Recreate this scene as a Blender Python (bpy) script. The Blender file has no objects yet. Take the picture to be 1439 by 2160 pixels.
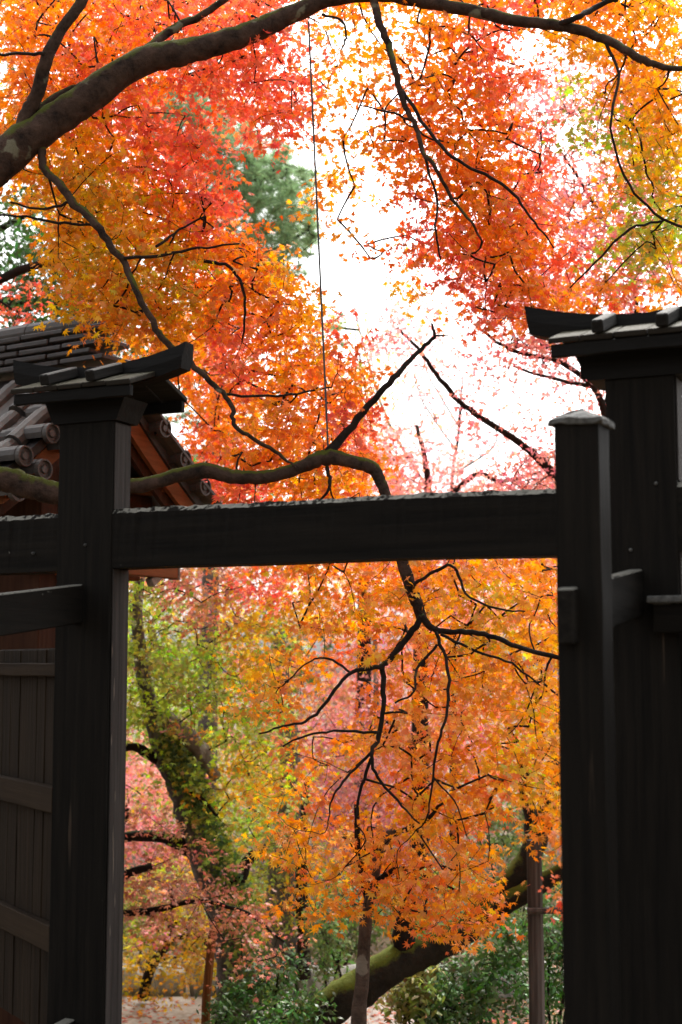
import bpy, bmesh, math
import numpy as np
from mathutils import Matrix, Vector

rng = np.random.default_rng(7)
sc = bpy.context.scene
col = sc.collection
R = math.radians

# ------------------------------------------------------------------ camera
F = 3000.0
CX, CY = 719.5, 1080.0
PITCH = math.atan(320 / 3000)
CAM = np.array([0, 0, 1.6])
FW = np.array([0, math.cos(PITCH), math.sin(PITCH)])
UP = np.array([0, -math.sin(PITCH), math.cos(PITCH)])
cd = bpy.data.cameras.new('camera')
cam = bpy.data.objects.new('camera', cd)
col.objects.link(cam)
cam.location = CAM
cam.rotation_euler = (math.pi / 2 + PITCH, 0, 0)
cd.sensor_fit = 'VERTICAL'
cd.sensor_height = 36
cd.lens = 50
cd.clip_end = 2000
cd.dof.use_dof = True
cd.dof.focus_distance = 7.0
cd.dof.aperture_fstop = 2.8
sc.camera = cam

# ------------------------------------------------------------------ sky, sun, exposure
SUN_EL, SUN_AZ = R(52), R(18)      # azimuth measured from +Y towards +X
w = bpy.data.worlds.new('World')
sc.world = w
w.use_nodes = True
nt = w.node_tree
bg = nt.nodes['Background']
sky = nt.nodes.new('ShaderNodeTexSky')
sky.sky_type = 'NISHITA'
sky.sun_disc = False
sky.sun_elevation = SUN_EL
sky.sun_rotation = SUN_AZ
sky.air_density = 1.0
sky.dust_density = 6.0
sky.ozone_density = 0.6
hs = nt.nodes.new('ShaderNodeHueSaturation')
hs.inputs['Saturation'].default_value = 0.12      # high thin overcast: the blue is veiled
nt.links.new(sky.outputs[0], hs.inputs['Color'])
nt.links.new(hs.outputs[0], bg.inputs[0])
bg.inputs[1].default_value = 0.15
sd = bpy.data.lights.new('sun', 'SUN')
sd.energy = 1.5
sd.angle = R(14)
sd.color = (1.0, 0.96, 0.9)
sun = bpy.data.objects.new('sun', sd)
col.objects.link(sun)
sdir = Vector((math.sin(SUN_AZ) * math.cos(SUN_EL), math.cos(SUN_AZ) * math.cos(SUN_EL), math.sin(SUN_EL)))
sun.rotation_euler = sdir.to_track_quat('Z', 'Y').to_euler()
sun.location = (3, 10, 30)
vs = sc.view_settings
vs.view_transform = 'Standard'
vs.look = 'None'
vs.gamma = 1
vs.exposure = 1.75


# ------------------------------------------------------------------ pixel helpers
def ray(x, y):
    return FW + np.array([1, 0, 0]) * (x - CX) / F + UP * (CY - y) / F


def at(x, y, Y):
    d = ray(x, y)
    return CAM + d * (Y / d[1])


def ground_z(x, y):
    y = np.asarray(y, float)
    t = np.clip((y - 5.9) / 5.1, 0, 1)
    base = -1.4 * (t * t * (3 - 2 * t) * .35 + t * .65)
    return base


# ------------------------------------------------------------------ scene helpers
def thing(name, label, cat, loc=(0, 0, 0), rotz=0, group=None):
    o = bpy.data.objects.new(name, None)
    col.objects.link(o)
    o.empty_display_size = .1
    o.location = loc
    o.rotation_euler = (0, 0, rotz)
    o['label'] = label
    o['category'] = cat
    if group:
        o['group'] = group
    return o


def origin_of(o):
    p = np.zeros(3)
    while o is not None:
        p = p + np.array(o.location)
        o = o.parent
    return p


def link(name, me, mat=None, parent=None, matrix=None, kind=None):
    o = bpy.data.objects.new(name, me)
    col.objects.link(o)
    if mat and not me.materials:
        me.materials.append(mat)
    if parent:
        o.parent = parent
    if matrix is not None:
        o.matrix_local = matrix
    if kind:
        o['kind'] = kind
    return o


def pymesh(name, v, f, smooth=False):
    me = bpy.data.meshes.new(name)
    me.from_pydata([tuple(map(float, p)) for p in v], [], f)
    if smooth:
        me.polygons.foreach_set('use_smooth', [True] * len(me.polygons))
    me.update()
    return me


def bulk_mesh(name, V, Tr, cols=None):
    """V (n,3), Tr (m,3) triangles, one colour for each vertex"""
    me = bpy.data.meshes.new(name)
    V = np.ascontiguousarray(V, np.float32)
    Tr = np.ascontiguousarray(Tr, np.int32)
    me.vertices.add(len(V))
    me.vertices.foreach_set('co', V.ravel())
    me.loops.add(Tr.size)
    me.loops.foreach_set('vertex_index', Tr.ravel())
    me.polygons.add(len(Tr))
    me.polygons.foreach_set('loop_start', np.arange(0, Tr.size, 3, dtype=np.int32))
    me.update(calc_edges=True)
    if cols is not None:
        ca = me.color_attributes.new('Col', 'FLOAT_COLOR', 'POINT')
        c4 = np.ones((len(V), 4), np.float32)
        c4[:, :3] = cols
        ca.data.foreach_set('color', c4.ravel())
    return me


def box_mesh(name, x0, x1, y0, y1, z0, z1, bev=.004, seg=1, wob=0.0, cuts=0):
    bm = bmesh.new()
    bmesh.ops.create_cube(bm, size=1)
    for v in bm.verts:
        v.co = Vector((x0 + (v.co.x + .5) * (x1 - x0), y0 + (v.co.y + .5) * (y1 - y0), z0 + (v.co.z + .5) * (z1 - z0)))
    if bev:
        bmesh.ops.bevel(bm, geom=list(bm.edges), offset=bev, segments=seg, affect='EDGES', profile=.6)
    if cuts:
        L = (x1 - x0, y1 - y0, z1 - z0)
        ax = L.index(max(L))
        es = [e for e in bm.edges if abs((e.verts[0].co - e.verts[1].co)[ax]) > .5 * L[ax]]
        bmesh.ops.subdivide_edges(bm, edges=es, cuts=cuts)
    if wob:
        for v in bm.verts:
            v.co += Vector(rng.normal(0, wob, 3))
    me = bpy.data.meshes.new(name)
    bm.to_mesh(me)
    bm.free()
    return me


# ------------------------------------------------------------------ materials
def new_mat(name):
    m = bpy.data.materials.new(name)
    m.use_nodes = True
    n = m.node_tree.nodes
    b = n['Principled BSDF']
    return m, m.node_tree, n, b


def ramp(n, stops):
    r = n.new('ShaderNodeValToRGB')
    el = r.color_ramp.elements
    while len(el) < len(stops):
        el.new(.5)
    for e, (p, c) in zip(el, stops):
        e.position = p
        e.color = (*c, 1)
    return r


def wood_mat(name, dark, light, stretch, rough=.75, top=None, top_amt=.0, bump=.35, streak=None, spec=.08):
    """grained timber; stretch = noise scale for each local axis; top = growth on upward faces"""
    m, t, n, b = new_mat(name)
    tc = n.new('ShaderNodeTexCoord')
    mp = n.new('ShaderNodeMapping')
    mp.inputs['Scale'].default_value = stretch
    t.links.new(tc.outputs['Object'], mp.inputs[0])
    ns = n.new('ShaderNodeTexNoise')
    ns.inputs['Scale'].default_value = 1
    ns.inputs['Detail'].default_value = 8
    ns.inputs['Roughness'].default_value = .65
    t.links.new(mp.outputs[0], ns.inputs[0])
    r = ramp(n, [(.3, dark), (.7, light)])
    t.links.new(ns.outputs[0], r.inputs[0])
    out = r.outputs[0]
    if streak:
        ms = n.new('ShaderNodeMapping')
        ms.inputs['Scale'].default_value = tuple(s * .55 for s in stretch)
        ms.inputs['Location'].default_value = (3, 7, 1)
        t.links.new(tc.outputs['Object'], ms.inputs[0])
        n3 = n.new('ShaderNodeTexNoise')
        n3.inputs['Scale'].default_value = 1
        n3.inputs['Detail'].default_value = 5
        t.links.new(ms.outputs[0], n3.inputs[0])
        r3 = ramp(n, [(.66, (0, 0, 0)), (.74, (1, 1, 1))])
        t.links.new(n3.outputs[0], r3.inputs[0])
        mx = n.new('ShaderNodeMixRGB')
        mx.inputs[2].default_value = (*streak, 1)
        t.links.new(r3.outputs[0], mx.inputs[0])
        t.links.new(out, mx.inputs[1])
        out = mx.outputs[0]
    if top:
        ge = n.new('ShaderNodeNewGeometry')
        sx = n.new('ShaderNodeSeparateXYZ')
        t.links.new(ge.outputs['Normal'], sx.inputs[0])
        n2 = n.new('ShaderNodeTexNoise')
        n2.inputs['Scale'].default_value = 60
        n2.inputs['Detail'].default_value = 6
        t.links.new(tc.outputs['Object'], n2.inputs[0])
        ad = n.new('ShaderNodeMath')
        ad.operation = 'MULTIPLY_ADD'
        ad.inputs[1].default_value = 1.2
        t.links.new(n2.outputs[0], ad.inputs[0])
        t.links.new(sx.outputs['Z'], ad.inputs[2])
        rr = ramp(n, [(.0, (0, 0, 0)), (.0, (0, 0, 0))])
        rr.color_ramp.elements[0].position = .86
        rr.color_ramp.elements[1].position = .99
        rr.color_ramp.elements[1].color = (top_amt,) * 3 + (1,)
        n4 = n.new('ShaderNodeTexNoise')
        n4.inputs['Scale'].default_value = 5
        n4.inputs['Detail'].default_value = 3
        t.links.new(tc.outputs['Object'], n4.inputs[0])
        ml = n.new('ShaderNodeMath')
        ml.operation = 'MULTIPLY_ADD'
        ml.inputs[1].default_value = 1.3
        t.links.new(n4.outputs[0], ml.inputs[0])
        ml0 = n.new('ShaderNodeMath')
        ml0.operation = 'MULTIPLY_ADD'
        ml0.inputs[1].default_value = .8
        ml0.inputs[2].default_value = -.65
        t.links.new(ad.outputs[0], ml0.inputs[0])
        t.links.new(ml0.outputs[0], ml.inputs[2])
        t.links.new(ml.outputs[0], rr.inputs[0])
        mx = n.new('ShaderNodeMixRGB')
        mx.inputs[2].default_value = (*top, 1)
        t.links.new(rr.outputs[0], mx.inputs[0])
        t.links.new(out, mx.inputs[1])
        out = mx.outputs[0]
    t.links.new(out, b.inputs['Base Color'])
    b.inputs['Roughness'].default_value = rough
    b.inputs['Specular IOR Level'].default_value = spec
    bp = n.new('ShaderNodeBump')
    bp.inputs['Strength'].default_value = bump
    bp.inputs['Distance'].default_value = .01
    t.links.new(ns.outputs[0], bp.inputs['Height'])
    t.links.new(bp.outputs[0], b.inputs['Normal'])
    return m


def bark_mat(name, dark, light, moss, moss_amt, lichen=(.25, .24, .2), lichen_cut=.68, scale=9.0):
    m, t, n, b = new_mat(name)
    tc = n.new('ShaderNodeTexCoord')
    n1 = n.new('ShaderNodeTexNoise')
    n1.inputs['Scale'].default_value = scale
    n1.inputs['Detail'].default_value = 9
    n1.inputs['Roughness'].default_value = .7
    t.links.new(tc.outputs['Object'], n1.inputs[0])
    r = ramp(n, [(.3, dark), (.72, light)])
    t.links.new(n1.outputs[0], r.inputs[0])
    n2 = n.new('ShaderNodeTexNoise')
    n2.inputs['Scale'].default_value = 5
    n2.inputs['Detail'].default_value = 4
    mp = n.new('ShaderNodeMapping')
    mp.inputs['Location'].default_value = (5, 1, 3)
    t.links.new(tc.outputs['Object'], mp.inputs[0])
    t.links.new(mp.outputs[0], n2.inputs[0])
    rl = ramp(n, [(lichen_cut, (0, 0, 0)), (lichen_cut + .03, (.8, .8, .8))])
    t.links.new(n2.outputs[0], rl.inputs[0])
    m1 = n.new('ShaderNodeMixRGB')
    m1.inputs[2].default_value = (*lichen, 1)
    t.links.new(rl.outputs[0], m1.inputs[0])
    t.links.new(r.outputs[0], m1.inputs[1])
    ge = n.new('ShaderNodeNewGeometry')
    sx = n.new('ShaderNodeSeparateXYZ')
    t.links.new(ge.outputs['Normal'], sx.inputs[0])
    n3 = n.new('ShaderNodeTexNoise')
    n3.inputs['Scale'].default_value = 9
    n3.inputs['Detail'].default_value = 9
    n3.inputs['Roughness'].default_value = .7
    t.links.new(tc.outputs['Object'], n3.inputs[0])
    ad = n.new('ShaderNodeMath')
    ad.operation = 'MULTIPLY_ADD'
    ad.inputs[1].default_value = 1.6
    t.links.new(n3.outputs[0], ad.inputs[0])
    t.links.new(sx.outputs['Z'], ad.inputs[2])
    a2 = n.new('ShaderNodeMath')
    a2.operation = 'MULTIPLY_ADD'
    a2.inputs[1].default_value = .5
    a2.inputs[2].default_value = -.35 + moss_amt * .5
    t.links.new(ad.outputs[0], a2.inputs[0])
    rm = ramp(n, [(.42, (0, 0, 0)), (.56, (1, 1, 1))])
    t.links.new(a2.outputs[0], rm.inputs[0])
    m2 = n.new('ShaderNodeMixRGB')
    m2.inputs[2].default_value = (*moss, 1)
    t.links.new(rm.outputs[0], m2.inputs[0])
    t.links.new(m1.outputs[0], m2.inputs[1])
    t.links.new(m2.outputs[0], b.inputs['Base Color'])
    b.inputs['Roughness'].default_value = .9
    b.inputs['Specular IOR Level'].default_value = .15
    bp = n.new('ShaderNodeBump')
    bp.inputs['Strength'].default_value = 1.0
    bp.inputs['Distance'].default_value = .035
    t.links.new(n1.outputs[0], bp.inputs['Height'])
    t.links.new(bp.outputs[0], b.inputs['Normal'])
    return m


def leaf_mat(name, trans=.55, gloss=.03, sat=1.0):
    m = bpy.data.materials.new(name)
    m.use_nodes = True
    t = m.node_tree
    n = t.nodes
    n.clear()
    out = n.new('ShaderNodeOutputMaterial')
    at_ = n.new('ShaderNodeAttribute')
    at_.attribute_name = 'Col'
    df = n.new('ShaderNodeBsdfDiffuse')
    tr = n.new('ShaderNodeBsdfTranslucent')
    gl = n.new('ShaderNodeBsdfGlossy')
    gl.inputs['Roughness'].default_value = .4
    gl.inputs['Color'].default_value = (.8, .8, .8, 1)
    h = n.new('ShaderNodeHueSaturation')
    h.inputs['Saturation'].default_value = 1.08
    h.inputs['Value'].default_value = 1.1
    t.links.new(at_.outputs['Color'], df.inputs[0])
    t.links.new(at_.outputs['Color'], h.inputs['Color'])
    t.links.new(h.outputs[0], tr.inputs[0])
    mx = n.new('ShaderNodeMixShader')
    mx.inputs[0].default_value = trans
    t.links.new(df.outputs[0], mx.inputs[1])
    t.links.new(tr.outputs[0], mx.inputs[2])
    m2 = n.new('ShaderNodeMixShader')
    m2.inputs[0].default_value = gloss
    t.links.new(mx.outputs[0], m2.inputs[1])
    t.links.new(gl.outputs[0], m2.inputs[2])
    t.links.new(m2.outputs[0], out.inputs[0])
    return m


def rough_mat(name, stops, scale=10, rough=.8, bump=.4, dist=.01, spec=.3, detail=8):
    m, t, n, b = new_mat(name)
    tc = n.new('ShaderNodeTexCoord')
    ns = n.new('ShaderNodeTexNoise')
    ns.inputs['Scale'].default_value = scale
    ns.inputs['Detail'].default_value = detail
    ns.inputs['Roughness'].default_value = .65
    t.links.new(tc.outputs['Object'], ns.inputs[0])
    r = ramp(n, stops)
    t.links.new(ns.outputs[0], r.inputs[0])
    t.links.new(r.outputs[0], b.inputs['Base Color'])
    b.inputs['Roughness'].default_value = rough
    b.inputs['Specular IOR Level'].default_value = spec
    bp = n.new('ShaderNodeBump')
    bp.inputs['Strength'].default_value = bump
    bp.inputs['Distance'].default_value = dist
    t.links.new(ns.outputs[0], bp.inputs['Height'])
    t.links.new(bp.outputs[0], b.inputs['Normal'])
    return m


M = {}
GD, GL = (.0018, .0016, .0013), (.0082, .0066, .005)
LICH = (.16, .155, .135)
M['post'] = wood_mat('dark_post_wood', GD, GL, (38, 38, 1.6), streak=(.05, .035, .025), top=LICH, top_amt=.7)
M['beam'] = wood_mat('dark_beam_wood', GD, GL, (1.6, 38, 38), streak=(.03, .02, .012), top=LICH, top_amt=.9)
M['tie'] = wood_mat('dark_tie_wood', GD, (.010, .0083, .0066), (38, 1.6, 38), top=LICH, top_amt=.7)
M['roofwood'] = wood_mat('mossy_roof_board_wood', (.008, .007, .0055), (.026, .022, .018), (1.5, 40, 40), top=(.06, .055, .03), top_amt=.45)
M['roofdark'] = wood_mat('dark_roof_wood', (.0022, .002, .0018), (.006, .0053, .0047), (1.6, 38, 38), rough=.65)
M['batten'] = wood_mat('batten_wood', (.005, .0045, .004), (.013, .0118, .0105), (40, 1.5, 40), top=(.09, .086, .08), top_amt=.7)
M['cap'] = rough_mat('lichened_cap', [(.3, (.012, .012, .011)), (.7, (.1, .1, .095))], 45, .85, .8, .01)
M['door'] = wood_mat('brown_door_wood', (.006, .0037, .002), (.02, .0125, .007), (30, 30, 1.3), bump=.5)
M['rail'] = wood_mat('brown_rail_wood', (.012, .0072, .0042), (.03, .019, .0105), (1.3, 30, 30))
M['barge'] = wood_mat('orange_brown_bargeboard', (.09, .03, .011), (.18, .065, .025), (20, 2, 20), bump=.2)
M['redwood'] = wood_mat('reddish_wall_wood', (.02, .007, .0035), (.045, .018, .009), (25, 25, 1.5), bump=.3)
M['tile'] = rough_mat('weathered_clay_tile', [(.25, (.014, .011, .010)), (.55, (.04, .033, .029)), (.8, (.09, .078, .07))], 9, .6, .5, .01, .4)
M['ridge'] = rough_mat('dark_ridge_tile', [(.3, (.014, .011, .011)), (.7, (.045, .035, .033))], 8, .6, .4, .01, .4)
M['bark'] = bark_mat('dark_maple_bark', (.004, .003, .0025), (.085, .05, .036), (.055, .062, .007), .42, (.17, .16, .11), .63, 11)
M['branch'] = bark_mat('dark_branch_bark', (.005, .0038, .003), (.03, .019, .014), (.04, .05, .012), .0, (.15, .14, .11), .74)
M['mossbark'] = bark_mat('thick_moss_bark', (.008, .007, .005), (.04, .032, .022), (.09, .11, .012), .42, (.15, .15, .1), .8)
M['greybark'] = bark_mat('grey_bark', (.05, .045, .04), (.2, .18, .16), (.08, .1, .03), .1, (.3, .3, .26), .62)
M['palebark'] = bark_mat('pale_cut_bark', (.1, .08, .065), (.32, .28, .24), (.08, .1, .03), .05, (.42, .42, .38), .58)
M['brownbark'] = bark_mat('brown_bark', (.03, .02, .014), (.14, .095, .07), (.06, .07, .02), .0, (.26, .23, .18), .6, 12)
M['polewood'] = wood_mat('weathered_prop_wood', (.022, .017, .014), (.11, .09, .08), (30, 30, 1.2))
M['rustpole'] = wood_mat('rust_orange_pole', (.1, .035, .012), (.26, .1, .03), (30, 30, 1.2))
M['leaf'] = leaf_mat('maple_leaf')
M['greenleaf'] = leaf_mat('evergreen_leaf', .3, .035)
M['ground'] = rough_mat('leafy_soil', [(.3, (.05, .035, .02)), (.55, (.11, .075, .04)), (.75, (.06, .075, .025))], 3, .95, .8, .05)
M['path'] = rough_mat('pale_gravel_path', [(.3, (.3, .26, .22)), (.7, (.5, .45, .4))], 14, .95, .5, .01)
M['stone'] = rough_mat('whitish_stone', [(.3, (.16, .16, .13)), (.55, (.4, .4, .36)), (.75, (.55, .55, .52))], 7, .9, .6, .02)
M['wire'], _, _, _b = new_mat('dark_wire')
_b.inputs['Base Color'].default_value = (.03, .028, .03, 1)
_b.inputs['Roughness'].default_value = .6

# palette of leaves: leaf reflectance, with sky glare mixed into the far pink P
PAL = {
    'R': (.78, .165, .09), 'O': (.79, .23, .045), 'A': (.76, .31, .035), 'Y': (.58, .36, .035),
    'G': (.31, .35, .05), 'P': (.80, .29, .25), 'N': (.50, .19, .11), 'M': (.50, .17, .16),
    'E': (.06, .125, .026), 'S': (.27, .40, .21), 'C': (.84, .35, .11),
}


# ------------------------------------------------------------------ leaf shapes
def star_template(lobes, notch, base_r=.1):
    pts = [(0.0, 0.0)]
    tips = sorted(lobes)
    per = [(math.pi, base_r)]
    for i, (a, l) in enumerate(tips):
        per.append((R(a), l))
        if i < len(tips) - 1:
            per.append((R((a + tips[i + 1][0]) / 2), notch))
    pts += [(r * math.cos(a), r * math.sin(a)) for a, r in per]
    P = np.array(pts)
    r2 = (P ** 2).sum(1)
    z = -.22 * r2 + .10 * np.abs(P[:, 1])
    V = np.column_stack([P, z])
    k = len(per)
    T = np.array([(0, 1 + i, 1 + (i + 1) % k) for i in range(k)])
    return V * .62, T


MAPLE7 = star_template([(0, 1), (40, .93), (-40, .93), (82, .76), (-82, .76), (128, .42), (-128, .42)], .39)
MAPLE5 = star_template([(0, 1), (52, .9), (-52, .9), (108, .62), (-108, .62)], .4)
MAPLE3 = star_template([(0, 1), (70, .8), (-70, .8)], .42, .25)
OVAL = (np.array([(-.5, 0, 0), (-.1, .2, .04), (.25, .15, .02), (.55, 0, -.08), (.25, -.15, .02), (-.1, -.2, .04)]),
        np.array([(0, 5, 1), (1, 5, 4), (1, 4, 2), (2, 4, 3)]))


def basis(D, Nn):
    D = D / np.linalg.norm(D, axis=1, keepdims=True)
    B = np.cross(Nn, D)
    B /= np.linalg.norm(B, axis=1, keepdims=True) + 1e-9
    Nn = np.cross(D, B)
    return np.stack([D, B, Nn], axis=2)       # columns


def leaves_mesh(name, P, D, Nn, S, C, tmpl, org):
    V, T = tmpl
    Bm = basis(D, Nn)
    n, k = len(P), len(V)
    curl = rng.uniform(-.4, 2.6, (n, 1))
    L = np.repeat(V[None], n, 0) * S[:, None, None]
    L[:, :, 2] *= curl
    W = np.einsum('nij,nkj->nki', Bm, L) + (P - org)[:, None, :]
    Tr = (T[None] + (np.arange(n) * k)[:, None, None]).reshape(-1, 3)
    return bulk_mesh(name, W.reshape(-1, 3), Tr, np.repeat(C, k, 0))


def jitter_cols(keys, n_sp, hue=.16):
    base = np.array([PAL[k] for k in keys])
    f = np.exp(rng.normal(0, hue, (len(keys), 3)) * np.array([.35, 1.0, .8]))
    return np.clip(base * f, .004, .85)


# ------------------------------------------------------------------ tubes and branching
def catmull(P, per=5):
    P = np.asarray(P, float)
    if len(P) < 3:
        t = np.linspace(0, 1, per + 1)[:, None]
        return P[0] * (1 - t) + P[-1] * t
    Q = np.vstack([2 * P[0] - P[1], P, 2 * P[-1] - P[-2]])
    out = []
    for i in range(1, len(Q) - 2):
        p0, p1, p2, p3 = Q[i - 1], Q[i], Q[i + 1], Q[i + 2]
        for t in np.linspace(0, 1, per, endpoint=False):
            out.append(.5 * ((2 * p1) + (-p0 + p2) * t + (2 * p0 - 5 * p1 + 4 * p2 - p3) * t * t + (-p0 + 3 * p1 - 3 * p2 + p3) * t ** 3))
    out.append(P[-1])
    return np.array(out)


def tube(P, rad, sides=8, lump=.0):
    P = np.asarray(P, float)
    rad = np.asarray(rad, float)
    T = np.gradient(P, axis=0)
    T /= np.linalg.norm(T, axis=1, keepdims=True) + 1e-9
    ref = np.array([0., 0., 1.]) if abs(T[0][2]) < .8 else np.array([1., 0., 0.])
    V = []
    ph = rng.uniform(0, 6.28, 4)
    X = np.cross(T[0], ref)
    X /= np.linalg.norm(X)
    for i in range(len(P)):
        X = X - T[i] * (X @ T[i])
        X /= np.linalg.norm(X) + 1e-9
        Y = np.cross(T[i], X)
        for k in range(sides):
            a = 2 * math.pi * k / sides
            r = rad[i]
            if lump:
                r *= 1 + rng.normal(0, lump) + lump * 2.2 * (math.sin(i * .55 + ph[0]) * math.sin(a + i * .13 + ph[1]) + .7 * math.sin(2 * a + i * .9 + ph[2]) * math.sin(i * .31 + ph[3]))
            V.append(P[i] + (X * math.cos(a) + Y * math.sin(a)) * r)
    Fc = []
    for i in range(len(P) - 1):
        for k in range(sides):
            a, b = i * sides + k, i * sides + (k + 1) % sides
            Fc.append((a, b, b + sides, a + sides))
    Fc.append(tuple(range(sides - 1, -1, -1)))
    Fc.append(tuple((len(P) - 1) * sides + k for k in range(sides)))
    return V, Fc


NODES = {}


def limb(tree, name, pts, mat, sides=9, lump=.03, per=5, Y=None, tag_label=None):
    """pts: (px, py, Y, radius in px) -> real tube at that distance; 3-D points may be given as ('w', x, y, z, r)"""
    P, rad = [], []
    for p in pts:
        if p[0] == 'w':
            P.append(np.array(p[1:4]))
            rad.append(p[4])
        else:
            x, y, d, r = p
            if r < 10 and len(P):
                x, y = x + rng.normal(0, 2.5), y + rng.normal(0, 2.5)
                d = d + rng.normal(0, .03)
            P.append(at(x, y, d))
            rad.append(r * d / F)
    Q = catmull(P, per)
    rr = np.interp(np.linspace(0, len(P) - 1, len(Q)), np.arange(len(P)), rad)
    if len(Q) > 6:
        wob = rng.normal(0, 1, Q.shape) * (rr[:, None] * .05 + np.where(rr[:, None] < .025, .0025, 0))
        wob[0] = wob[-1] = 0
        Q = Q + wob
    v, f = tube(Q, rr, sides, lump)
    org = origin_of(tree)
    me = pymesh(name, np.array(v) - org, f, True)
    o = link(name, me, mat, tree)
    NODES.setdefault(tree.name, []).append(Q)
    return o


def grow_twigs(tree, name, C, mat, r0=.0014, sides=4, maxr=.0065, wig=.12):
    """join every spray to the nearest wood already there, thicker where more sprays hang on it"""
    base = np.vstack(NODES[tree.name])
    nb = len(base)
    n = len(C)
    d0 = np.array([np.sqrt(((base - c) ** 2).sum(1).min()) for c in C])
    order = np.argsort(d0)
    pts = np.vstack([base, C[order]])
    par = np.full(nb + n, -1)
    for k in range(n):
        i = nb + k
        d = ((pts[:i] - pts[i]) ** 2).sum(1)
        par[i] = int(d.argmin())
    cnt = np.ones(nb + n)
    for i in range(nb + n - 1, nb - 1, -1):
        cnt[par[i]] += cnt[i]
    V, Fc = [], []
    org = origin_of(tree)
    for i in range(nb, nb + n):
        a, b = pts[par[i]], pts[i]
        L = np.linalg.norm(b - a)
        if L < 1e-4:
            continue
        ra = min(maxr, r0 * math.sqrt(cnt[i]))
        rb = max(r0, ra * .75)
        mid = (a + b) / 2 + rng.normal(0, wig * L, 3)
        t = np.linspace(0, 1, 4)[:, None]
        Q = a * (1 - t) ** 2 + 2 * mid * t * (1 - t) + b * t ** 2
        v, f = tube(Q, np.linspace(ra, rb, 4), sides)
        o = len(V)
        V += [p - org for p in v]
        Fc += [tuple(x + o for x in q) for q in f]
    me = pymesh(name, V, Fc, True)
    return link(name, me, mat, tree, kind='stuff')


def t_area(tm):
    V, T = tm
    a = V[T]
    return float(np.linalg.norm(np.cross(a[:, 1] - a[:, 0], a[:, 2] - a[:, 0]), axis=1).sum() / 2)


def map_sprays(rows, depth, leaf, fill=2.2, thin=.7, per=20, cell=60, tmpl=None, recolour=None):
    """rows {row: (first column, letters)}: capitals dense, small letters open.  -> spray centres, colour keys, leaves each"""
    C, K, Nl = [], [], []
    for r, (c0, s) in rows.items():
        for j, ch in enumerate(s):
            if ch in '. ':
                continue
            c = c0 + j
            dens = (fill(r, c) if callable(fill) else fill) if ch.isupper() else (thin(r, c) if callable(thin) else thin)
            dd = depth(r, c) if callable(depth) else depth
            dm = .5 * (dd[0] + dd[1])
            spx = leaf * F / dm
            n = dens * cell * cell / (.6 * t_area(tmpl or MAPLE5) * spx * spx)
            k = max(1, int(n / per + rng.random()))
            for _ in range(k):
                Y = rng.uniform(*dd)
                C.append(at((c + rng.uniform(-.15, 1.15)) * cell, (r + rng.uniform(-.15, 1.15)) * cell, Y))
                K.append(recolour(r, c, ch.upper()) if recolour else ch.upper())
                Nl.append(max(3, int(n / k)))
    return np.array(C), K, np.array(Nl)


def spray_leaves(C, K, Nl, rad, flat, leaf, up=1.0, tilt=.55, hue=.16, mixup=.12):
    keys = list(K)
    n = int(Nl.sum())
    idx = np.repeat(np.arange(len(C)), Nl)
    g = rng.normal(0, 1, (n, 3))
    g /= np.linalg.norm(g, axis=1, keepdims=True)
    g *= (rng.random((n, 1)) ** .5)
    off = g * np.array([rad, rad, rad * flat])
    tl = rng.normal(0, .35, (len(C), 2))[idx]
    off[:, 2] += off[:, 0] * tl[:, 0] + off[:, 1] * tl[:, 1] - .25 * (off[:, 0] ** 2 + off[:, 1] ** 2) / rad
    P = C[idx] + off
    az = rng.uniform(0, 2 * math.pi, n)
    D = np.column_stack([np.cos(az), np.sin(az), -rng.uniform(.0, 1.1, n)])
    D[:, :2] += off[:, :2] / rad * .6
    Nn = np.column_stack([rng.normal(0, tilt, n), rng.normal(0, tilt, n) - .25, np.full(n, up)])
    S = leaf * rng.uniform(.55, 1.25, n)
    spc = jitter_cols(keys, len(C), hue)
    Cc = spc[idx]
    alt = rng.random(n) < mixup
    ak = rng.integers(0, len(C), n)
    Cc[alt] = spc[ak[alt]] * .5 + Cc[alt] * .5
    Cc = np.clip(Cc * np.exp(rng.normal(0, .18, (n, 1))) * np.exp(rng.normal(0, .09, (n, 3))), .004, .85)
    return P, D, Nn, S, Cc


def crown(tree, rows, depth, leaf, tmpl=MAPLE5, rad=.16, flat=.35, fill=2.2, thin=.7, per=20, mat=None, twig=True,
          tilt=.55, hue=.16, name='crown', r0=.0013, tw_mat=None, keep=None, recolour=None):
    C, K, Nl = map_sprays(rows, depth, leaf, fill, thin, per, tmpl=tmpl, recolour=recolour)
    if keep is not None:
        ok = keep(C)
        C, Nl = C[ok], Nl[ok]
        K = [k for k, q in zip(K, ok) if q]
    P, D, Nn, S, Cc = spray_leaves(C, K, Nl, rad, flat, leaf, tilt=tilt, hue=hue)
    if twig:
        grow_twigs(tree, 'twigs', C, tw_mat or M['branch'], r0)
    o = link(name, leaves_mesh(name, P, D, Nn, S, Cc, tmpl, origin_of(tree)), mat or M['leaf'], tree, kind='stuff')
    return o, (P, D, Nn, S, Cc)


# ================================================================== ground and path
def sheet(name, xs, ys, zf, mat):
    X, Y = np.meshgrid(xs, ys)
    Z = zf(X, Y)
    nx, ny = len(xs), len(ys)
    V = np.column_stack([X.ravel(), Y.ravel(), Z.ravel()])
    Fc = [(j * nx + i, j * nx + i + 1, (j + 1) * nx + i + 1, (j + 1) * nx + i) for j in range(ny - 1) for i in range(nx - 1)]
    o = link(name, pymesh(name, V, Fc, True), mat)
    o['kind'] = 'structure'
    return o


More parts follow.
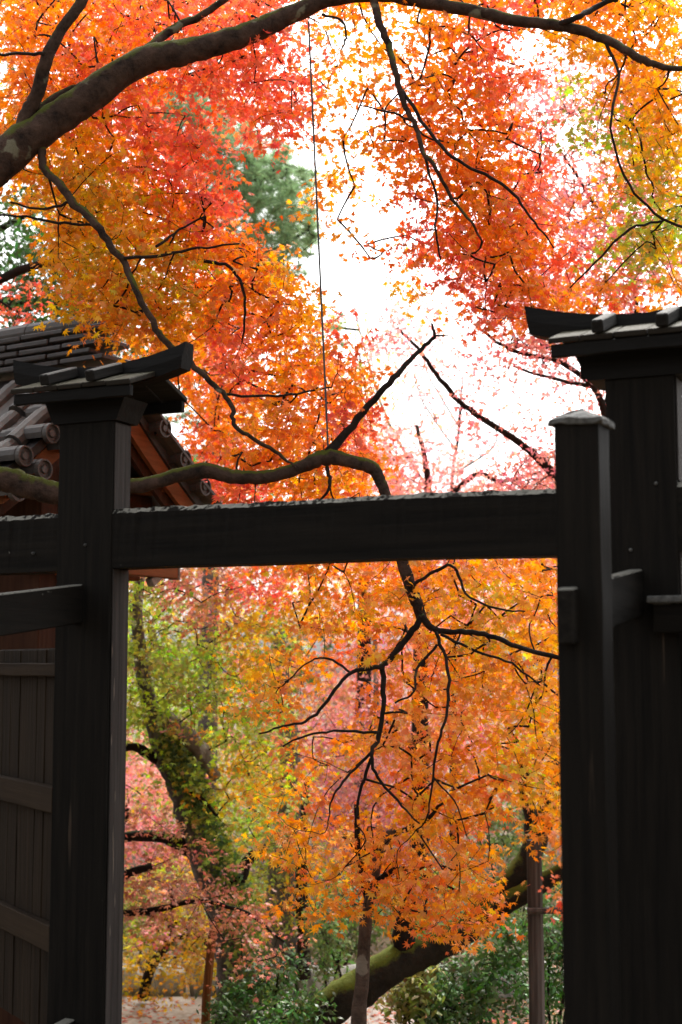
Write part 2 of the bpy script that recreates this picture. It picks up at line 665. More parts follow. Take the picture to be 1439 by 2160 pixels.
sheet('ground', np.concatenate([np.linspace(-200, -16, 10), np.linspace(-14, 14, 57), np.linspace(16, 200, 10)]),
      np.concatenate([np.linspace(-80, 4, 12), np.linspace(4.5, 30, 70), np.linspace(31, 300, 40)]),
      lambda X, Y: ground_z(X, Y) + .02 * np.sin(X * 3.1 + Y) * np.sin(Y * 2.3) * (Y > 6.6), M['ground'])
sheet('path', np.linspace(-9, .62, 40), np.linspace(11.2, 13.15, 12),
      lambda X, Y: -1.4 + .03 + .0 * X, M['path'])

# ================================================================== the gate
GA = R(24)
G0 = at(235, 1100, 5.6)
gate = thing('wooden_gate', 'black weathered timber gate with two small board roofs on its posts', 'gate', (G0[0], G0[1], 0), -GA)


def gpart(name, mat, parent, dims, bev=.004, seg=1, wob=0, cuts=0, matrix=None):
    return link(name, box_mesh(name, *dims, bev, seg, wob, cuts), mat, parent, matrix)


LC, RC = -.128, 2.10
# main posts
gpart('post', M['post'], gate, (-.256, 0, 0, .135, 0, 2.58), .006, 2, .0008, 14)
gpart('post', M['post'], gate, (1.984, 2.217, 0, .135, 0, 2.58), .006, 2, .0008, 14)


M['lit_side'] = wood_mat('lit_side_wood', (.012, .010, .009), (.045, .038, .035), (45, 45, 1.5))  # paler wood colour stands in for light on the right sides of the posts
for u in (0, 2.218):  # thin faces added over the post sides to carry that painted light
    gpart('lit_side_face', M['lit_side'], gate, (u + .001, u + .006, .012, .125, 0, 1.972), .001)
    gpart('lit_side_face', M['lit_side'], gate, (u + .001, u + .006, .012, .125, 2.209, 2.56), .001)


M['chip'] = wood_mat('bare_chipped_wood', (.05, .04, .032), (.16, .13, .11), (40, 40, 3))
for (z0, L, n_) in ((1.45, .10, .03), (1.28, .05, .018), (1.06, .06, .05), (.86, .14, .04), (.74, .2, .045), (.66, .06, .06), (.55, .05, .03), (1.62, .07, .012)):
    V = [(.0063, n_ - .002, z0), (.0063, n_ + .003, z0 + L * .3), (.0063, n_ + .001, z0 + L), (.0063, n_ - .004, z0 + L * .55),
         (.0078, n_ - .001, z0 + L * .1), (.0078, n_ + .002, z0 + L * .35), (.0078, n_, z0 + L * .9), (.0078, n_ - .003, z0 + L * .5)]
    link('bare_chip', pymesh('bare_chip', V, [(3, 2, 1, 0), (4, 5, 6, 7), (0, 1, 5, 4), (1, 2, 6, 5), (2, 3, 7, 6), (3, 0, 4, 7)]), M['chip'], gate)
for (u_, z_) in ((-.37, 2.045), (2.06, 1.98), (2.15, 2.2), (-.12, 2.07)):
    v, f = tube([(u_, .004 if u_ not in (2.06, 2.15, -.12) else -.001, z_), (u_, -.008, z_)], [.007, .005], 8)
    link('nail_head', pymesh('nail_head', v, f, True), M['cap'], gate)


# lintel with a ragged weathered top edge
def lintel():
    us = np.linspace(-1.6, 3.6, 260)
    prof = [(.006, 1.973), (.006, 2.189), (.02, 2.207), (.11, 2.207), (.129, 2.18), (.129, 1.973)]
    V, Fc = [], []
    ph = rng.normal(0, 1, (len(us), 2))
    for i, u in enumerate(us):
        slow = .003 * math.sin(u * 2.1) + .002 * math.sin(u * 5.3 + 1)
        for k, (n_, z) in enumerate(prof):
            dz = slow if k in (0, 5) else slow + (ph[i, 0] * .002 if k in (2, 3) else ph[i, 1] * .0015)
            dn = ph[i, 1] * .002 if k in (1, 2) else 0
            V.append((u, n_ + dn, z + dz))
    m = len(prof)
    for i in range(len(us) - 1):
        for k in range(m):
            a, b = i * m + k, i * m + (k + 1) % m
            Fc.append((a, a + m, b + m, b))
    Fc.append(tuple(range(m)))
    Fc.append(tuple((len(us) - 1) * m + k for k in range(m - 1, -1, -1)))
    return link('lintel', pymesh('lintel', V, Fc), M['beam'], gate)


lintel()


def sloped_beam(name, u0, u1, n0, n1, z0a, z0b, h, mat, parent):
    """runs from n0 (near end, base z0a) to n1 (base z0b)"""
    bm = bmesh.new()
    bmesh.ops.create_cube(bm, size=1)
    for v in bm.verts:
        k = v.co.y + .5
        v.co = Vector((u0 + (v.co.x + .5) * (u1 - u0), n0 + k * (n1 - n0), z0a + k * (z0b - z0a) + (v.co.z + .5) * h))
    bmesh.ops.bevel(bm, geom=list(bm.edges), offset=.005, segments=1, affect='EDGES')
    me = bpy.data.meshes.new(name)
    bm.to_mesh(me)
    bm.free()
    return link(name, me, mat, parent)


for uc, us in ((LC, LC - .022), (RC, RC - .026)):
    sp = gpart('support_post', M['post'], gate, (uc - .064, uc + .064, -.85, -.722, 0, 2.281), .005, 2, .0008, 12)
    # pyramid cap
    h = .078
    V, Fc = [], []
    zt = [(h, 2.276), (h, 2.288), (.052, 2.305), (.022, 2.317), (.002, 2.326)]
    sd_ = 5
    for hw, z in zt:
        ring = []
        for s in range(4):
            cxs = [(-1, -1), (1, -1), (1, 1), (-1, 1)][s]
            nxt = [(1, -1), (1, 1), (-1, 1), (-1, -1)][s]
            for q in range(sd_):
                t = q / sd_
                ring.append((uc + hw * (cxs[0] * (1 - t) + nxt[0] * t), -.786 + hw * (cxs[1] * (1 - t) + nxt[1] * t), z))
        V += [(a + rng.normal(0, .0022), b + rng.normal(0, .0022), c + rng.normal(0, .003)) for a, b, c in ring]
    m = 4 * sd_
    for i in range(len(zt) - 1):
        for k in range(m):
            Fc.append((i * m + k, i * m + (k + 1) % m, (i + 1) * m + (k + 1) % m, (i + 1) * m + k))
    Fc.append(tuple(range(m - 1, -1, -1)))
    Fc.append(tuple((len(zt) - 1) * m + k for k in range(m)))
    link('post_cap', pymesh('post_cap', V, Fc), M['cap'], sp)
    # tie beams run back to the main post and come out in front as a tenon
    sloped_beam('tie_beam', us - .024, us + .024, -.905, .002, 1.652, 1.76, .155, M['tie'], gate)
    sloped_beam('tie_beam', us - .024, us + .024, -.905, .002, .03, .1, .14, M['tie'], gate)


def sweep_u(name, us, sec, mat, parent):
    """section points as functions of u -> closed prism"""
    V, Fc = [], []
    for u in us:
        V += [(u, n_, z) for n_, z in sec(u)]
    m = len(sec(us[0]))
    for i in range(len(us) - 1):
        for k in range(m):
            a, b = i * m + k, i * m + (k + 1) % m
            Fc.append((a, a + m, b + m, b))
    Fc.append(tuple(range(m)))
    Fc.append(tuple((len(us) - 1) * m + k for k in range(m - 1, -1, -1)))
    return link(name, pymesh(name, V, Fc), mat, parent)


# small roofs over the main posts
RN, FN = .10, -.10           # ridge line and front eave (depth)
for uc in (LC, RC):
    hl = .275
    # bracket block under the roof
    bt, bb = (.19, .15) if uc == LC else (.21, .175)
    V = [(uc - bb, -.012, 2.565), (uc + bb, -.012, 2.565), (uc + bb, .15, 2.565), (uc - bb, .15, 2.565),
         (uc - bt, -.016, 2.655), (uc + bt, -.016, 2.655), (uc + bt, .16, 2.655), (uc - bt, .16, 2.655)]
    Fc = [(3, 2, 1, 0), (4, 5, 6, 7), (0, 1, 5, 4), (1, 2, 6, 5), (2, 3, 7, 6), (3, 0, 4, 7)]
    rf = link('roof', pymesh('bracket_block', V, Fc), M['roofdark'], gate)
    # eave boards, front and back
    gpart('fascia', M['roofdark'], rf, (uc - hl, uc + hl, FN - .012, FN + .014, 2.636, 2.681), .003, 1, .0008, 8)
    gpart('fascia', M['roofdark'], rf, (uc - hl, uc + hl, 2 * RN - FN - .014, 2 * RN - FN + .012, 2.636, 2.681), .003, 1, .0008, 8)
    # sloping roof boards: five on each side
    sl = math.atan2(.068, .2)
    ln = .226
    for side in (0, 1):
        for k in range(5):
            w0 = 2 * (hl + .008) / 5
            u0 = uc - hl - .008 + k * w0
            me = box_mesh('roof_board', 0.002, w0 - .002, 0, ln, 0, .02, .003, 1, .0006)
            if side == 0:
                mt = Matrix.Translation((u0, FN - .02, 2.6795 + rng.uniform(0, .002))) @ Matrix.Rotation(sl, 4, 'X')
            else:
                mt = Matrix.Translation((u0 + w0, 2 * RN - FN + .02, 2.6795 + rng.uniform(0, .002))) @ Matrix.Rotation(math.pi, 4, 'Z') @ Matrix.Rotation(sl, 4, 'X')
            link('roof_board', me, M['roofwood'], rf, mt)
        for k in range(2):
            ub = uc + (-.105, .11)[k]
            me = box_mesh('batten', -.021, .021, 0, ln - .004, .018, .062, .005, 1, .0005)
            if side == 0:
                mt = Matrix.Translation((ub, FN - .034, 2.682)) @ Matrix.Rotation(sl, 4, 'X')
            else:
                mt = Matrix.Translation((ub, 2 * RN - FN + .034, 2.682)) @ Matrix.Rotation(math.pi, 4, 'Z') @ Matrix.Rotation(sl, 4, 'X')
            link('batten', me, M['batten'], rf, mt)
    # upswept ridge board
    hr = .418

    def sec(u, uc=uc):
        t = abs(u - uc) / hr
        lift = .055 * t ** 2.2
        half = .034 + .004 * t
        zb, zt_ = 2.712 + lift, 2.806 + lift + .012 * t
        return [(RN - half, zb), (RN - half - .004, zb + .05), (RN - half + .006, zt_), (RN + half - .006, zt_), (RN + half + .004, zb + .05), (RN + half, zb)]
    # end faces slant inwards below: built from a sheared list of stations
    us = np.linspace(uc - hr, uc + hr, 31)
    V, Fc = [], []
    for i, u in enumerate(us):
        s_ = sec(u)
        for (n_, z) in s_:
            zrel = (z - s_[0][1]) / (s_[2][1] - s_[0][1])
            V.append((uc + (u - uc) * (1 - .045 * (1 - zrel)) + rng.normal(0, .0006), n_, z + rng.normal(0, .0008)))
    m = 6
    for i in range(len(us) - 1):
        for k in range(m):
            a, b = i * m + k, i * m + (k + 1) % m
            Fc.append((a, a + m, b + m, b))
    Fc.append(tuple(range(m)))
    Fc.append(tuple((len(us) - 1) * m + k for k in range(m - 1, -1, -1)))
    link('ridge_board', pymesh('ridge_board', V, Fc), M['roofdark'], rf)

# wing wall right of the right post: capped rail over upright boards
wing = gpart('wing_wall', M['beam'], gate, (2.14, 3.6, -.058, -.003, 1.70, 1.795), .004, 1, .0008, 10)
gpart('coping', M['cap'], wing, (2.125, 3.6, -.085, .03, 1.797, 1.822), .005, 1, .0012, 20)
for k in range(9):
    gpart('board', M['post'], wing, (2.222 + k * .15, 2.222 + k * .15 + .146, .045, .07, .05, 1.70), .003, 1, .0006, 6)

# open door leaf left of the left post
DH = Matrix.Translation((-.272, .16, 0)) @ Matrix.Rotation(R(145.2), 4, 'Z')
leafd = gpart('door_leaf', M['door'], gate, (0, .9, .0, .022, .1, 1.665), .003, 1, 0, 0, DH)
x = .0
for k in range(8):
    wv = rng.uniform(.1, .12)
    gpart('door_board', M['door'], leafd, (x + .002, min(x + wv, .9), .024, .04 + rng.uniform(0, .004), .1, 1.66), .003, 1, .0006, 8)
    x += wv
for z in (1.548, 1.0, .455):
    gpart('door_rail', M['rail'], leafd, (-.004, .9, .046, .085, z, z + (.055 if z > 1.5 else .105)), .004, 1, .0008, 6)
gpart('door_stile', M['rail'], leafd, (-.01, .03, .046, .066, .1, 1.66), .003, 1, .0006, 6)

# ================================================================== tiled building behind the gate
BA = R(32)
B0 = at(240, 770, 9.0)
bld = thing('tiled_gatehouse', 'small building with grey barrel tile roof and orange brown bargeboard behind the gate', 'building',
            (B0[0], B0[1], float(ground_z(B0[0], B0[1])) - .05), -BA)
BZ = bld.location.z
ZR = B0[2] - BZ


def prof(r):
    r = abs(r)
    return ZR - 1.0 * r + .17 * r * r


def slope_at(r):
    return math.atan(-1.0 + .34 * abs(r))       # falls away from the ridge


RL, LEN = .96, 4.2
# roof bed
V, Fc = [], []
rs = np.linspace(-RL, RL, 25)
for u in (0.0, -LEN):
    for r in rs:
        V.append((u, r, prof(r)))
    for r in rs[::-1]:
        V.append((u, r, prof(r) - .07))
m = len(rs) * 2
for k in range(m):
    Fc.append((k, (k + 1) % m, m + (k + 1) % m, m + k))
Fc.append(tuple(range(m - 1, -1, -1)))
Fc.append(tuple(range(m, 2 * m)))
broof = link('roof', pymesh('roof_bed', V, Fc), M['ridge'], bld)


def half_roll(name, L, r0, r1, disc):
    V, Fc = [], []
    st = [(0, r0 * 1.0), (L * .86, (r0 + r1) / 2), (L * .86, r1 * .92), (L, r1 * .92)]
    ks = 9
    for x_, r_ in st:
        for k in range(ks):
            a = math.pi * (k / (ks - 1)) * 1.3 - .15 * math.pi
            V.append((x_, r_ * math.cos(a), r_ * math.sin(a)))
    for i in range(len(st) - 1):
        for k in range(ks - 1):
            Fc.append((i * ks + k, i * ks + k + 1, (i + 1) * ks + k + 1, (i + 1) * ks + k))
    Fc.append(tuple(range(ks)))
    Fc.append(tuple((len(st) - 1) * ks + k for k in range(ks - 1, -1, -1)))
    return pymesh(name, V, Fc)


def disc_mesh(name, r):
    V, Fc = [], []
    ks = 18
    st = [(0, r), (.035, r), (.035, r * .84), (.02, r * .78), (.02, r * .45), (.032, r * .35), (.032, 0.001)]
    for x_, r_ in st:
        for k in range(ks):
            a = 2 * math.pi * k / ks
            V.append((x_, r_ * math.cos(a), r_ * math.sin(a)))
    for i in range(len(st) - 1):
        for k in range(ks):
            Fc.append((i * ks + k, i * ks + (k + 1) % ks, (i + 1) * ks + (k + 1) % ks, (i + 1) * ks + k))
    return pymesh(name, V, Fc)


ROLL = half_roll('roll_tile', .36, .066, .06, False)
ROLL.materials.append(M['tile'])
DISC = disc_mesh('end_disc', .062)
DISC.materials.append(M['tile'])
# a pan tile: shallow trough plate
V, Fc = [], []
for x_ in (0, .37):
    for k in range(5):
        y_ = (k / 4 - .5) * .2
        V.append((x_, y_, .03 * (y_ / .1) ** 2 + .012 - .02 * (x_ > 0)))
    for k in range(4, -1, -1):
        y_ = (k / 4 - .5) * .2
        V.append((x_, y_, .03 * (y_ / .1) ** 2 - .008 - .02 * (x_ > 0)))
for k in range(10):
    Fc.append((k, (k + 1) % 10, 10 + (k + 1) % 10, 10 + k))
Fc += [tuple(range(9, -1, -1)), tuple(range(10, 20))]
PAN = pymesh('pan_tile', V, Fc)
PAN.materials.append(M['tile'])
for side in (-1, 1):
    for c in range(15):
        u = -.14 - c * .275
        for j in range(3):
            r_hi, r_lo = .06 + j * .31, .06 + j * .31 + .34
            z_hi, z_lo = prof(r_hi), prof(r_lo)
            ang = math.atan2(z_lo - z_hi, r_lo - r_hi)
            # local x of the tile runs down the slope
            base = Matrix.Translation((u, side * r_lo, z_lo)) @ Matrix.Rotation(side * math.pi / 2, 4, 'Z') @ Matrix.Rotation(-ang, 4, 'Y') @ Matrix.Rotation(math.pi, 4, 'Z')
            link('roll_tile', ROLL, None, broof, base @ Matrix.Translation((0, rng.uniform(-.006, .006), .028 + .006 * (2 - j))))
            link('pan_tile', PAN, None, broof, base @ Matrix.Translation((0, .1375, .014 + .004 * (2 - j))) )
        link('end_disc', DISC, None, broof, Matrix.Translation((u, side * (RL + .045), prof(RL) - .0)) @ Matrix.Rotation(side * math.pi / 2, 4, 'Z'))
    # verge rolls with round ends along the gable
    for r in (.2, .42, .64, .86):
        z = prof(r) + .03
        link('roll_tile', ROLL, None, broof, Matrix.Translation((.06, side * r, z)) @ Matrix.Rotation(math.pi, 4, 'Z'))
        link('end_disc', DISC, None, broof, Matrix.Translation((.06, side * r, z)))
    if side < 0:
        for r in (.12, .32, .52, .74, .95):
            z = prof(r) - .125
            link('roll_tile', ROLL, None, broof, Matrix.Translation((.1, side * r, z)) @ Matrix.Rotation(math.pi, 4, 'Z'))
            link('end_disc', DISC, None, broof, Matrix.Translation((.1, side * r, z)))
    # bargeboard following the curve
    V, Fc = [], []
    rr = np.linspace(.0, .93, 14)
    for r in rr:
        for n2, dz in ((-.045, -.085), (-.01, -.085), (-.01, -.25 + .05 * r), (-.045, -.25 + .05 * r)):
            V.append((n2, side * r, prof(r) + dz))
    for i in range(len(rr) - 1):
        for k in range(4):
            Fc.append((i * 4 + k, i * 4 + (k + 1) % 4, (i + 1) * 4 + (k + 1) % 4, (i + 1) * 4 + k))
    Fc += [(3, 2, 1, 0), tuple((len(rr) - 1) * 4 + k for k in range(4))]
    link('bargeboard', pymesh('bargeboard', V, Fc), M['barge'], bld)
    # second, recessed board with a lighter moulding
    V2 = [(v[0] - .05, v[1] * .97, v[2] - .07) for v in V]
    link('inner_bargeboard', pymesh('inner_bargeboard', V2, Fc), M['redwood'], bld)
# ridge: stacked flat tiles and a round top
for k in range(5):
    zz = ZR + .02 + k * .052
    hw = .14 - .008 * k
    for s in range(11):
        me = box_mesh('ridge_tile', -.37, 0, -hw, hw, 0, .032, .006, 1, .0015)
        link('ridge_tile', me, M['ridge'], broof, Matrix.Translation((.03 - s * .385 - (k % 2) * .12, 0, zz + rng.uniform(-.003, .003))))
for s in range(12):
    link('roll_tile', ROLL, None, broof, Matrix.Translation((-.0 - s * .36, 0, ZR + .285)) @ Matrix.Rotation(math.pi, 4, 'Z') @ Matrix.Scale(1.25, 4))
link('end_disc', DISC, None, broof, Matrix.Translation((.0, 0, ZR + .285)) @ Matrix.Scale(1.25, 4))
# timber under the roof
link('wall', box_mesh('wall', -LEN + .3, -.32, -.3, .3, .1, ZR - .42, .01), M['redwood'], bld)
for u in (-.3, -1.5, -2.7, -3.8):
    for n_ in (-.31, .31):
        link('post', box_mesh('post', u - .08, u + .06, n_ - .07, n_ + .07, 0, ZR - .62, .006), M['redwood'], bld)
for n_ in (-.62, .62, -.31, .31):
    zt_ = prof(n_) - .09
    link('purlin', box_mesh('purlin', -LEN + .05, -.06, n_ - .05, n_ + .05, zt_ - .12, zt_, .005), M['barge'], bld)
for u in (-.3, -1.5, -2.7, -3.8):
    link('bracket_arm', box_mesh('bracket_arm', u - .06, u + .04, -.72, .72, prof(.62) - .33, prof(.62) - .215, .006), M['redwood'], bld)
za = 2.16 - BZ
link('lower_arm', box_mesh('lower_arm', -.36, -.27, -.5, .62, za, za + .1, .006), M['barge'], bld)
link('lower_arm', box_mesh('lower_arm', -.2, -.12, -.5, .84, za + .02, za + .11, .006), M['barge'], bld)
link('arm_tip', box_mesh('arm_tip', -.205, -.115, .842, .86, za + .015, za + .115, .004), M['palebark'], bld)
mt = Matrix.Translation((-.16, .6, za - .01)) @ Matrix.Rotation(R(35), 4, 'X')
link('curved_brace', box_mesh('curved_brace', -.03, .03, -.02, .22, -.03, .03, .01, 2), M['palebark'], bld, mt)
for k in range(17):
    for side in (-1, 1):
        P0, P1 = (.05, prof(.05) - .13), (.9, prof(.9) - .075)
        ang = math.atan2(P1[1] - P0[1], P1[0] - P0[0])
        me = box_mesh('rafter', 0, math.hypot(P1[0] - P0[0], P1[1] - P0[1]), -.022, .022, -.045, 0, .003)
        mt = Matrix.Translation((-.16 - k * .24, side * P0[0], P0[1])) @ Matrix.Rotation(side * math.pi / 2, 4, 'Z') @ Matrix.Rotation(-ang, 4, 'Y')
        link('rafter', me, M['barge'], bld, mt)

# ================================================================== the overhanging maple
tx, ty = -2.75, 7.15
maple = thing('maple_tree', 'large orange maple whose dark mossy limb arches high above the gate', 'tree', (tx, ty, float(ground_z(tx, ty))))
gz = maple.location.z
limb(maple, 'trunk', [('w', tx, ty, gz - .1, .30), ('w', tx + .02, ty, gz + .4, .23), ('w', tx - .03, ty, 1.2, .2), ('w', tx + .03, ty - .02, 2.2, .19), ('w', tx + .12, ty - .05, 3.0, .17)], M['bark'], 14, .05)
D = 7.05
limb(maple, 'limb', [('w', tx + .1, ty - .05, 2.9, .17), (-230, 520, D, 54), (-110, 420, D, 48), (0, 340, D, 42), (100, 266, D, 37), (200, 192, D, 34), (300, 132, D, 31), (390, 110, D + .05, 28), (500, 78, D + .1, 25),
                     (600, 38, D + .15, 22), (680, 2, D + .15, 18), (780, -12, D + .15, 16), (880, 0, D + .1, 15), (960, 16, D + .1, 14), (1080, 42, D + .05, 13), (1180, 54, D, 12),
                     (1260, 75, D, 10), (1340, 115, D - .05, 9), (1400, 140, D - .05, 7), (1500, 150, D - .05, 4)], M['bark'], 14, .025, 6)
BR = [
    [(1175, 54, D, 9), (1215, 38, D, 8), (1255, 18, D, 8), (1330, -20, D + .1, 7)],
    [(40, 300, D, 24), (60, 235, D - .02, 22), (80, 195, D - .05, 20), (100, 120, D - .1, 18), (130, 62, D - .1, 16), (168, 10, D - .1, 16), (200, -60, D - .1, 14)],
    [(70, 245, D, 14), (130, 195, D + .05, 11), (180, 175, D + .05, 8), (240, 140, D + .08, 8)],
    [(300, 112, D, 14), (360, 70, D + .1, 12), (430, 30, D + .15, 10), (510, -25, D + .2, 8)],
    [(110, 115, D - .1, 6), (60, 112, D - .2, 5), (0, 110, D - .3, 4), (-60, 105, D - .3, 3)],
    [(85, 310, D, 12), (93, 362, D - .02, 11), (130, 395, D - .05, 11), (155, 430, D - .05, 12), (200, 475, D - .1, 11), (240, 530, D - .1, 10), (265, 560, D - .1, 9), (290, 620, D - .1, 9),
     (330, 690, D - .1, 9), (365, 735, D - .1, 9), (400, 765, D - .05, 8), (450, 815, D, 7.5), (483, 850, D, 6.5), (495, 890, D, 6), (530, 920, D + .05, 5.5), (580, 950, D + .1, 5), (625, 985, D + .1, 3)],
    [(470, 832, D, 4), (560, 838, D + .1, 3.5), (640, 832, D + .2, 3), (700, 822, D + .3, 2)],
    [(262, 545, D - .1, 5), (330, 542, D, 4.5), (420, 530, D + .1, 3.5), (500, 515, D + .2, 2.5)],
    [(330, 520, D, 4), (380, 485, D + .1, 3.5), (430, 455, D + .2, 2.5)],
    [(200, 475, D - .1, 4), (120, 470, D - .1, 4), (40, 455, D - .1, 3), (-40, 450, D, 3)],
    [(150, 425, D - .05, 4), (90, 440, D - .1, 3.5), (20, 425, D - .2, 3)],
    [(430, 550, D + .1, 5), (480, 570, D + .15, 4.5), (512, 615, D + .2, 4), (515, 690, D + .2, 3), (510, 720, D + .2, 2)],
    [(500, 590, D + .2, 3.5), (550, 620, D + .25, 3), (600, 640, D + .3, 2.5)],
    [(785, -14, D + .15, 12), (800, 40, D + .1, 11), (825, 100, D + .1, 10), (835, 150, D + .05, 9), (855, 210, D, 8), (875, 270, D, 7), (890, 320, D - .05, 6.5), (920, 360, D - .1, 5.5), (960, 420, D - .1, 4.5),
     (990, 470, D - .1, 3.5), (1020, 510, D - .1, 2.5)],
    [(848, 190, D, 5.5), (900, 270, D - .1, 5), (960, 330, D - .15, 4.5), (1020, 370, D - .2, 4.5), (1075, 410, D - .2, 4), (1130, 470, D - .2, 3), (1165, 530, D - .2, 2)],
    [(895, 325, D - .05, 4), (925, 425, D - .1, 3.5), (918, 480, D - .15, 3), (935, 545, D - .2, 2.5)],
    [(870, 255, D, 3.5), (820, 235, D + .1, 3), (760, 225, D + .2, 2)],
    [(680, 30, D + .15, 4), (725, 48, D + .1, 3.5), (728, 90, D + .1, 3), (718, 115, D + .1, 2)],
    [(1270, 80, D, 5), (1300, 160, D - .1, 4), (1290, 270, D - .2, 3.5), (1330, 390, D - .2, 3.5), (1400, 460, D - .2, 4), (1480, 490, D - .2, 4)],
    [(1400, 465, D - .2, 4), (1330, 480, D - .2, 3.5), (1270, 540, D - .15, 3), (1200, 610, D - .1, 2)],
]
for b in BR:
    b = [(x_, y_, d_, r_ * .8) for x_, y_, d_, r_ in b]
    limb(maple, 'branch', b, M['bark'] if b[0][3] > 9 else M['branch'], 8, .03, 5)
E_ = 7.2
# the long low branch, cut back beside the wire, and its drooping arms under the lintel
limb(maple, 'low_branch', [('w', tx + .0, ty, 2.1, .13), (-200, 1010, E_, 33), (-80, 1000, E_, 29), (0, 1010, E_, 27), (60, 1025, E_, 26), (130, 1040, E_, 25), (200, 1035, E_, 20), (280, 1026, E_, 16), (340, 1014, E_, 15),
                           (430, 993, E_, 17), (500, 1006, E_, 15), (580, 1003, E_, 14), (640, 982, E_, 14), (690, 964, E_, 18), (740, 973, E_, 14), (785, 986, E_, 15), (800, 1012, E_, 12), (815, 1045, E_, 11),
                           (835, 1120, E_ + .05, 14), (850, 1190, E_ + .05, 13), (872, 1250, E_ + .05, 13), (890, 1308, E_ + .05, 12)], M['bark'], 12, .025, 6)
BR2 = [
    [(690, 958, E_, 13), (735, 908, E_, 9.5), (790, 845, E_, 8), (840, 790, E_ - .05, 7), (880, 745, E_ - .05, 5.5), (915, 708, E_ - .1, 4.5), (911, 683, E_ - .1, 2.5)],
    [(915, 708, E_ - .1, 3), (945, 706, E_ - .1, 1.5)],
    [(888, 1300, E_, 11), (920, 1330, E_, 8.5), (960, 1333, E_, 7.5), (1020, 1335, E_ - .05, 7), (1080, 1355, E_ - .1, 6.5), (1170, 1387, E_ - .1, 6), (1260, 1410, E_ - .1, 4)],
    [(889, 1300, E_, 9), (862, 1350, E_, 8.5), (820, 1390, E_, 8), (798, 1410, E_, 6.5), (740, 1420, E_ - .05, 5), (700, 1465, E_ - .1, 4.5), (660, 1510, E_ - .1, 4), (600, 1530, E_ - .15, 3), (550, 1550, E_ - .15, 2)],
    [(806, 1400, E_, 7.5), (806, 1470, E_ - .02, 6.5), (800, 1550, E_ - .05, 6.5), (785, 1590, E_ - .1, 5), (800, 1640, E_ - .1, 4), (840, 1690, E_ - .15, 3.5), (885, 1740, E_ - .2, 2)],
    [(920, 1333, E_, 5), (945, 1400, E_ - .1, 4.5), (946, 1490, E_ - .15, 4), (925, 1570, E_ - .2, 3.5), (915, 1640, E_ - .2, 3), (900, 1715, E_ - .2, 2)],
    [(862, 1240, E_, 5), (915, 1205, E_ - .05, 4.5), (960, 1195, E_ - .1, 4), (985, 1250, E_ - .15, 3.5), (1040, 1285, E_ - .2, 3), (1110, 1288, E_ - .2, 2)],
    [(800, 1545, E_ - .05, 4), (720, 1545, E_ - .1, 3.5), (650, 1548, E_ - .15, 3), (600, 1572, E_ - .2, 2)],
    [(785, 1585, E_ - .1, 4), (730, 1640, E_ - .1, 3.5), (700, 1690, E_ - .15, 2.5), (690, 1740, E_ - .15, 1.5)],
    [(783, 1600, E_ - .1, 4.5), (757, 1670, E_ - .1, 4), (752, 1745, E_ - .1, 3)],
    [(930, 1338, E_, 4), (1000, 1370, E_ - .1, 3.5), (1080, 1400, E_ - .15, 3), (1135, 1440, E_ - .2, 2)],
    [(922, 1360, E_, 4), (880, 1410, E_ - .05, 3.5), (870, 1460, E_ - .1, 3), (835, 1490, E_ - .1, 2.5)],
    [(740, 1420, E_ - .05, 3.5), (690, 1385, E_, 3), (650, 1400, E_, 2), (600, 1450, E_, 2)],
    [(690, 985, E_, 5), (694, 1020, E_ - .05, 4), (680, 1060, E_ - .05, 2.5)],
    [(915, 1640, E_ - .2, 2.5), (960, 1690, E_ - .2, 2), (985, 1760, E_ - .25, 1.5)],
]
for b in BR2:
    b = [(x_, y_, d_, r_ * (.8 if y_ > 1180 else .9)) for x_, y_, d_, r_ in b]
    limb(maple, 'branch', b, M['branch'], 8, .03, 5)

A_MAP = {
    -1: (0, 'OOOORRRRRROAOAAOORAAOAAA'),
    0: (0, 'OOOORORRRRraoaaOORRAAOAA'),
    1: (0, 'OOROOR.RRRraaaoORr.aAAOA'),
    2: (0, 'oOOROORRRRraaooOORr..aAA'),
    3: (0, 'OOORRr..RRRaaoOOOR..gaAA'),
    4: (0, 'OOAARRR..RraaoOOOOr.ggYA'),
    5: (0, 'OAAAORRr...a.oOOOOr..gYY'),
    6: (0, 'oAAYAORR...aa.oOOOR..ogY'),
    7: (0, '.oAYAAORr..a..roOORr.agG'),
    8: (0, '..AYAAAOO....orROOOr.gGY'),
    9: (0, '.aAAAYAOOA....orROOR.ogo'),
    10: (0, '..AAAAYOOAA...a.oROOorao'),
    11: (0, '...aAAAOROAr.....roo.....'),
    12: (0, '....aOORROAOr'),
    13: (0, '......OOROOOO'),
    14: (0, '......oOOAOOR'),
    15: (0, '......oROOOOR'),
    16: (0, '.......ROOAAO'),
    17: (0, '.......RRROOO'),
    18: (8, 'ooooooaaaoaa'),
    19: (9, 'oOOOAAPOAAOO'),
    20: (10, 'oOOAOAYAAO'),
    21: (10, 'aAYOPAYYAA'),
    22: (10, '.aoOPAAYAA'),
    23: (9, 'aA..oPOAAOA'),
    24: (8, 'aAa..oOPPAAA'),
    25: (9, 'o..oOPPPAYA'),
    26: (10, 'ooOPPOAAAA'),
    27: (10, 'oo.oOAAOYA'),
    28: (9, 'aao.oOAOa.A'),
    29: (9, 'aAoPOAAo...'),
    30: (10, 'oaAOOPAo'),
    31: (10, 'aaoAOAAo'),
    32: (14, 'ooAo'),
}


def a_depth(r, c):
    if r <= 11:
        return (7.2, 9.2) if not (r > 8 and c < 6) else (7.05, 8.1)
    if r < 19:
        return (7.25, 8.9) if c > 7 else (9.9, 10.8)
    return (7.15, 8.9)


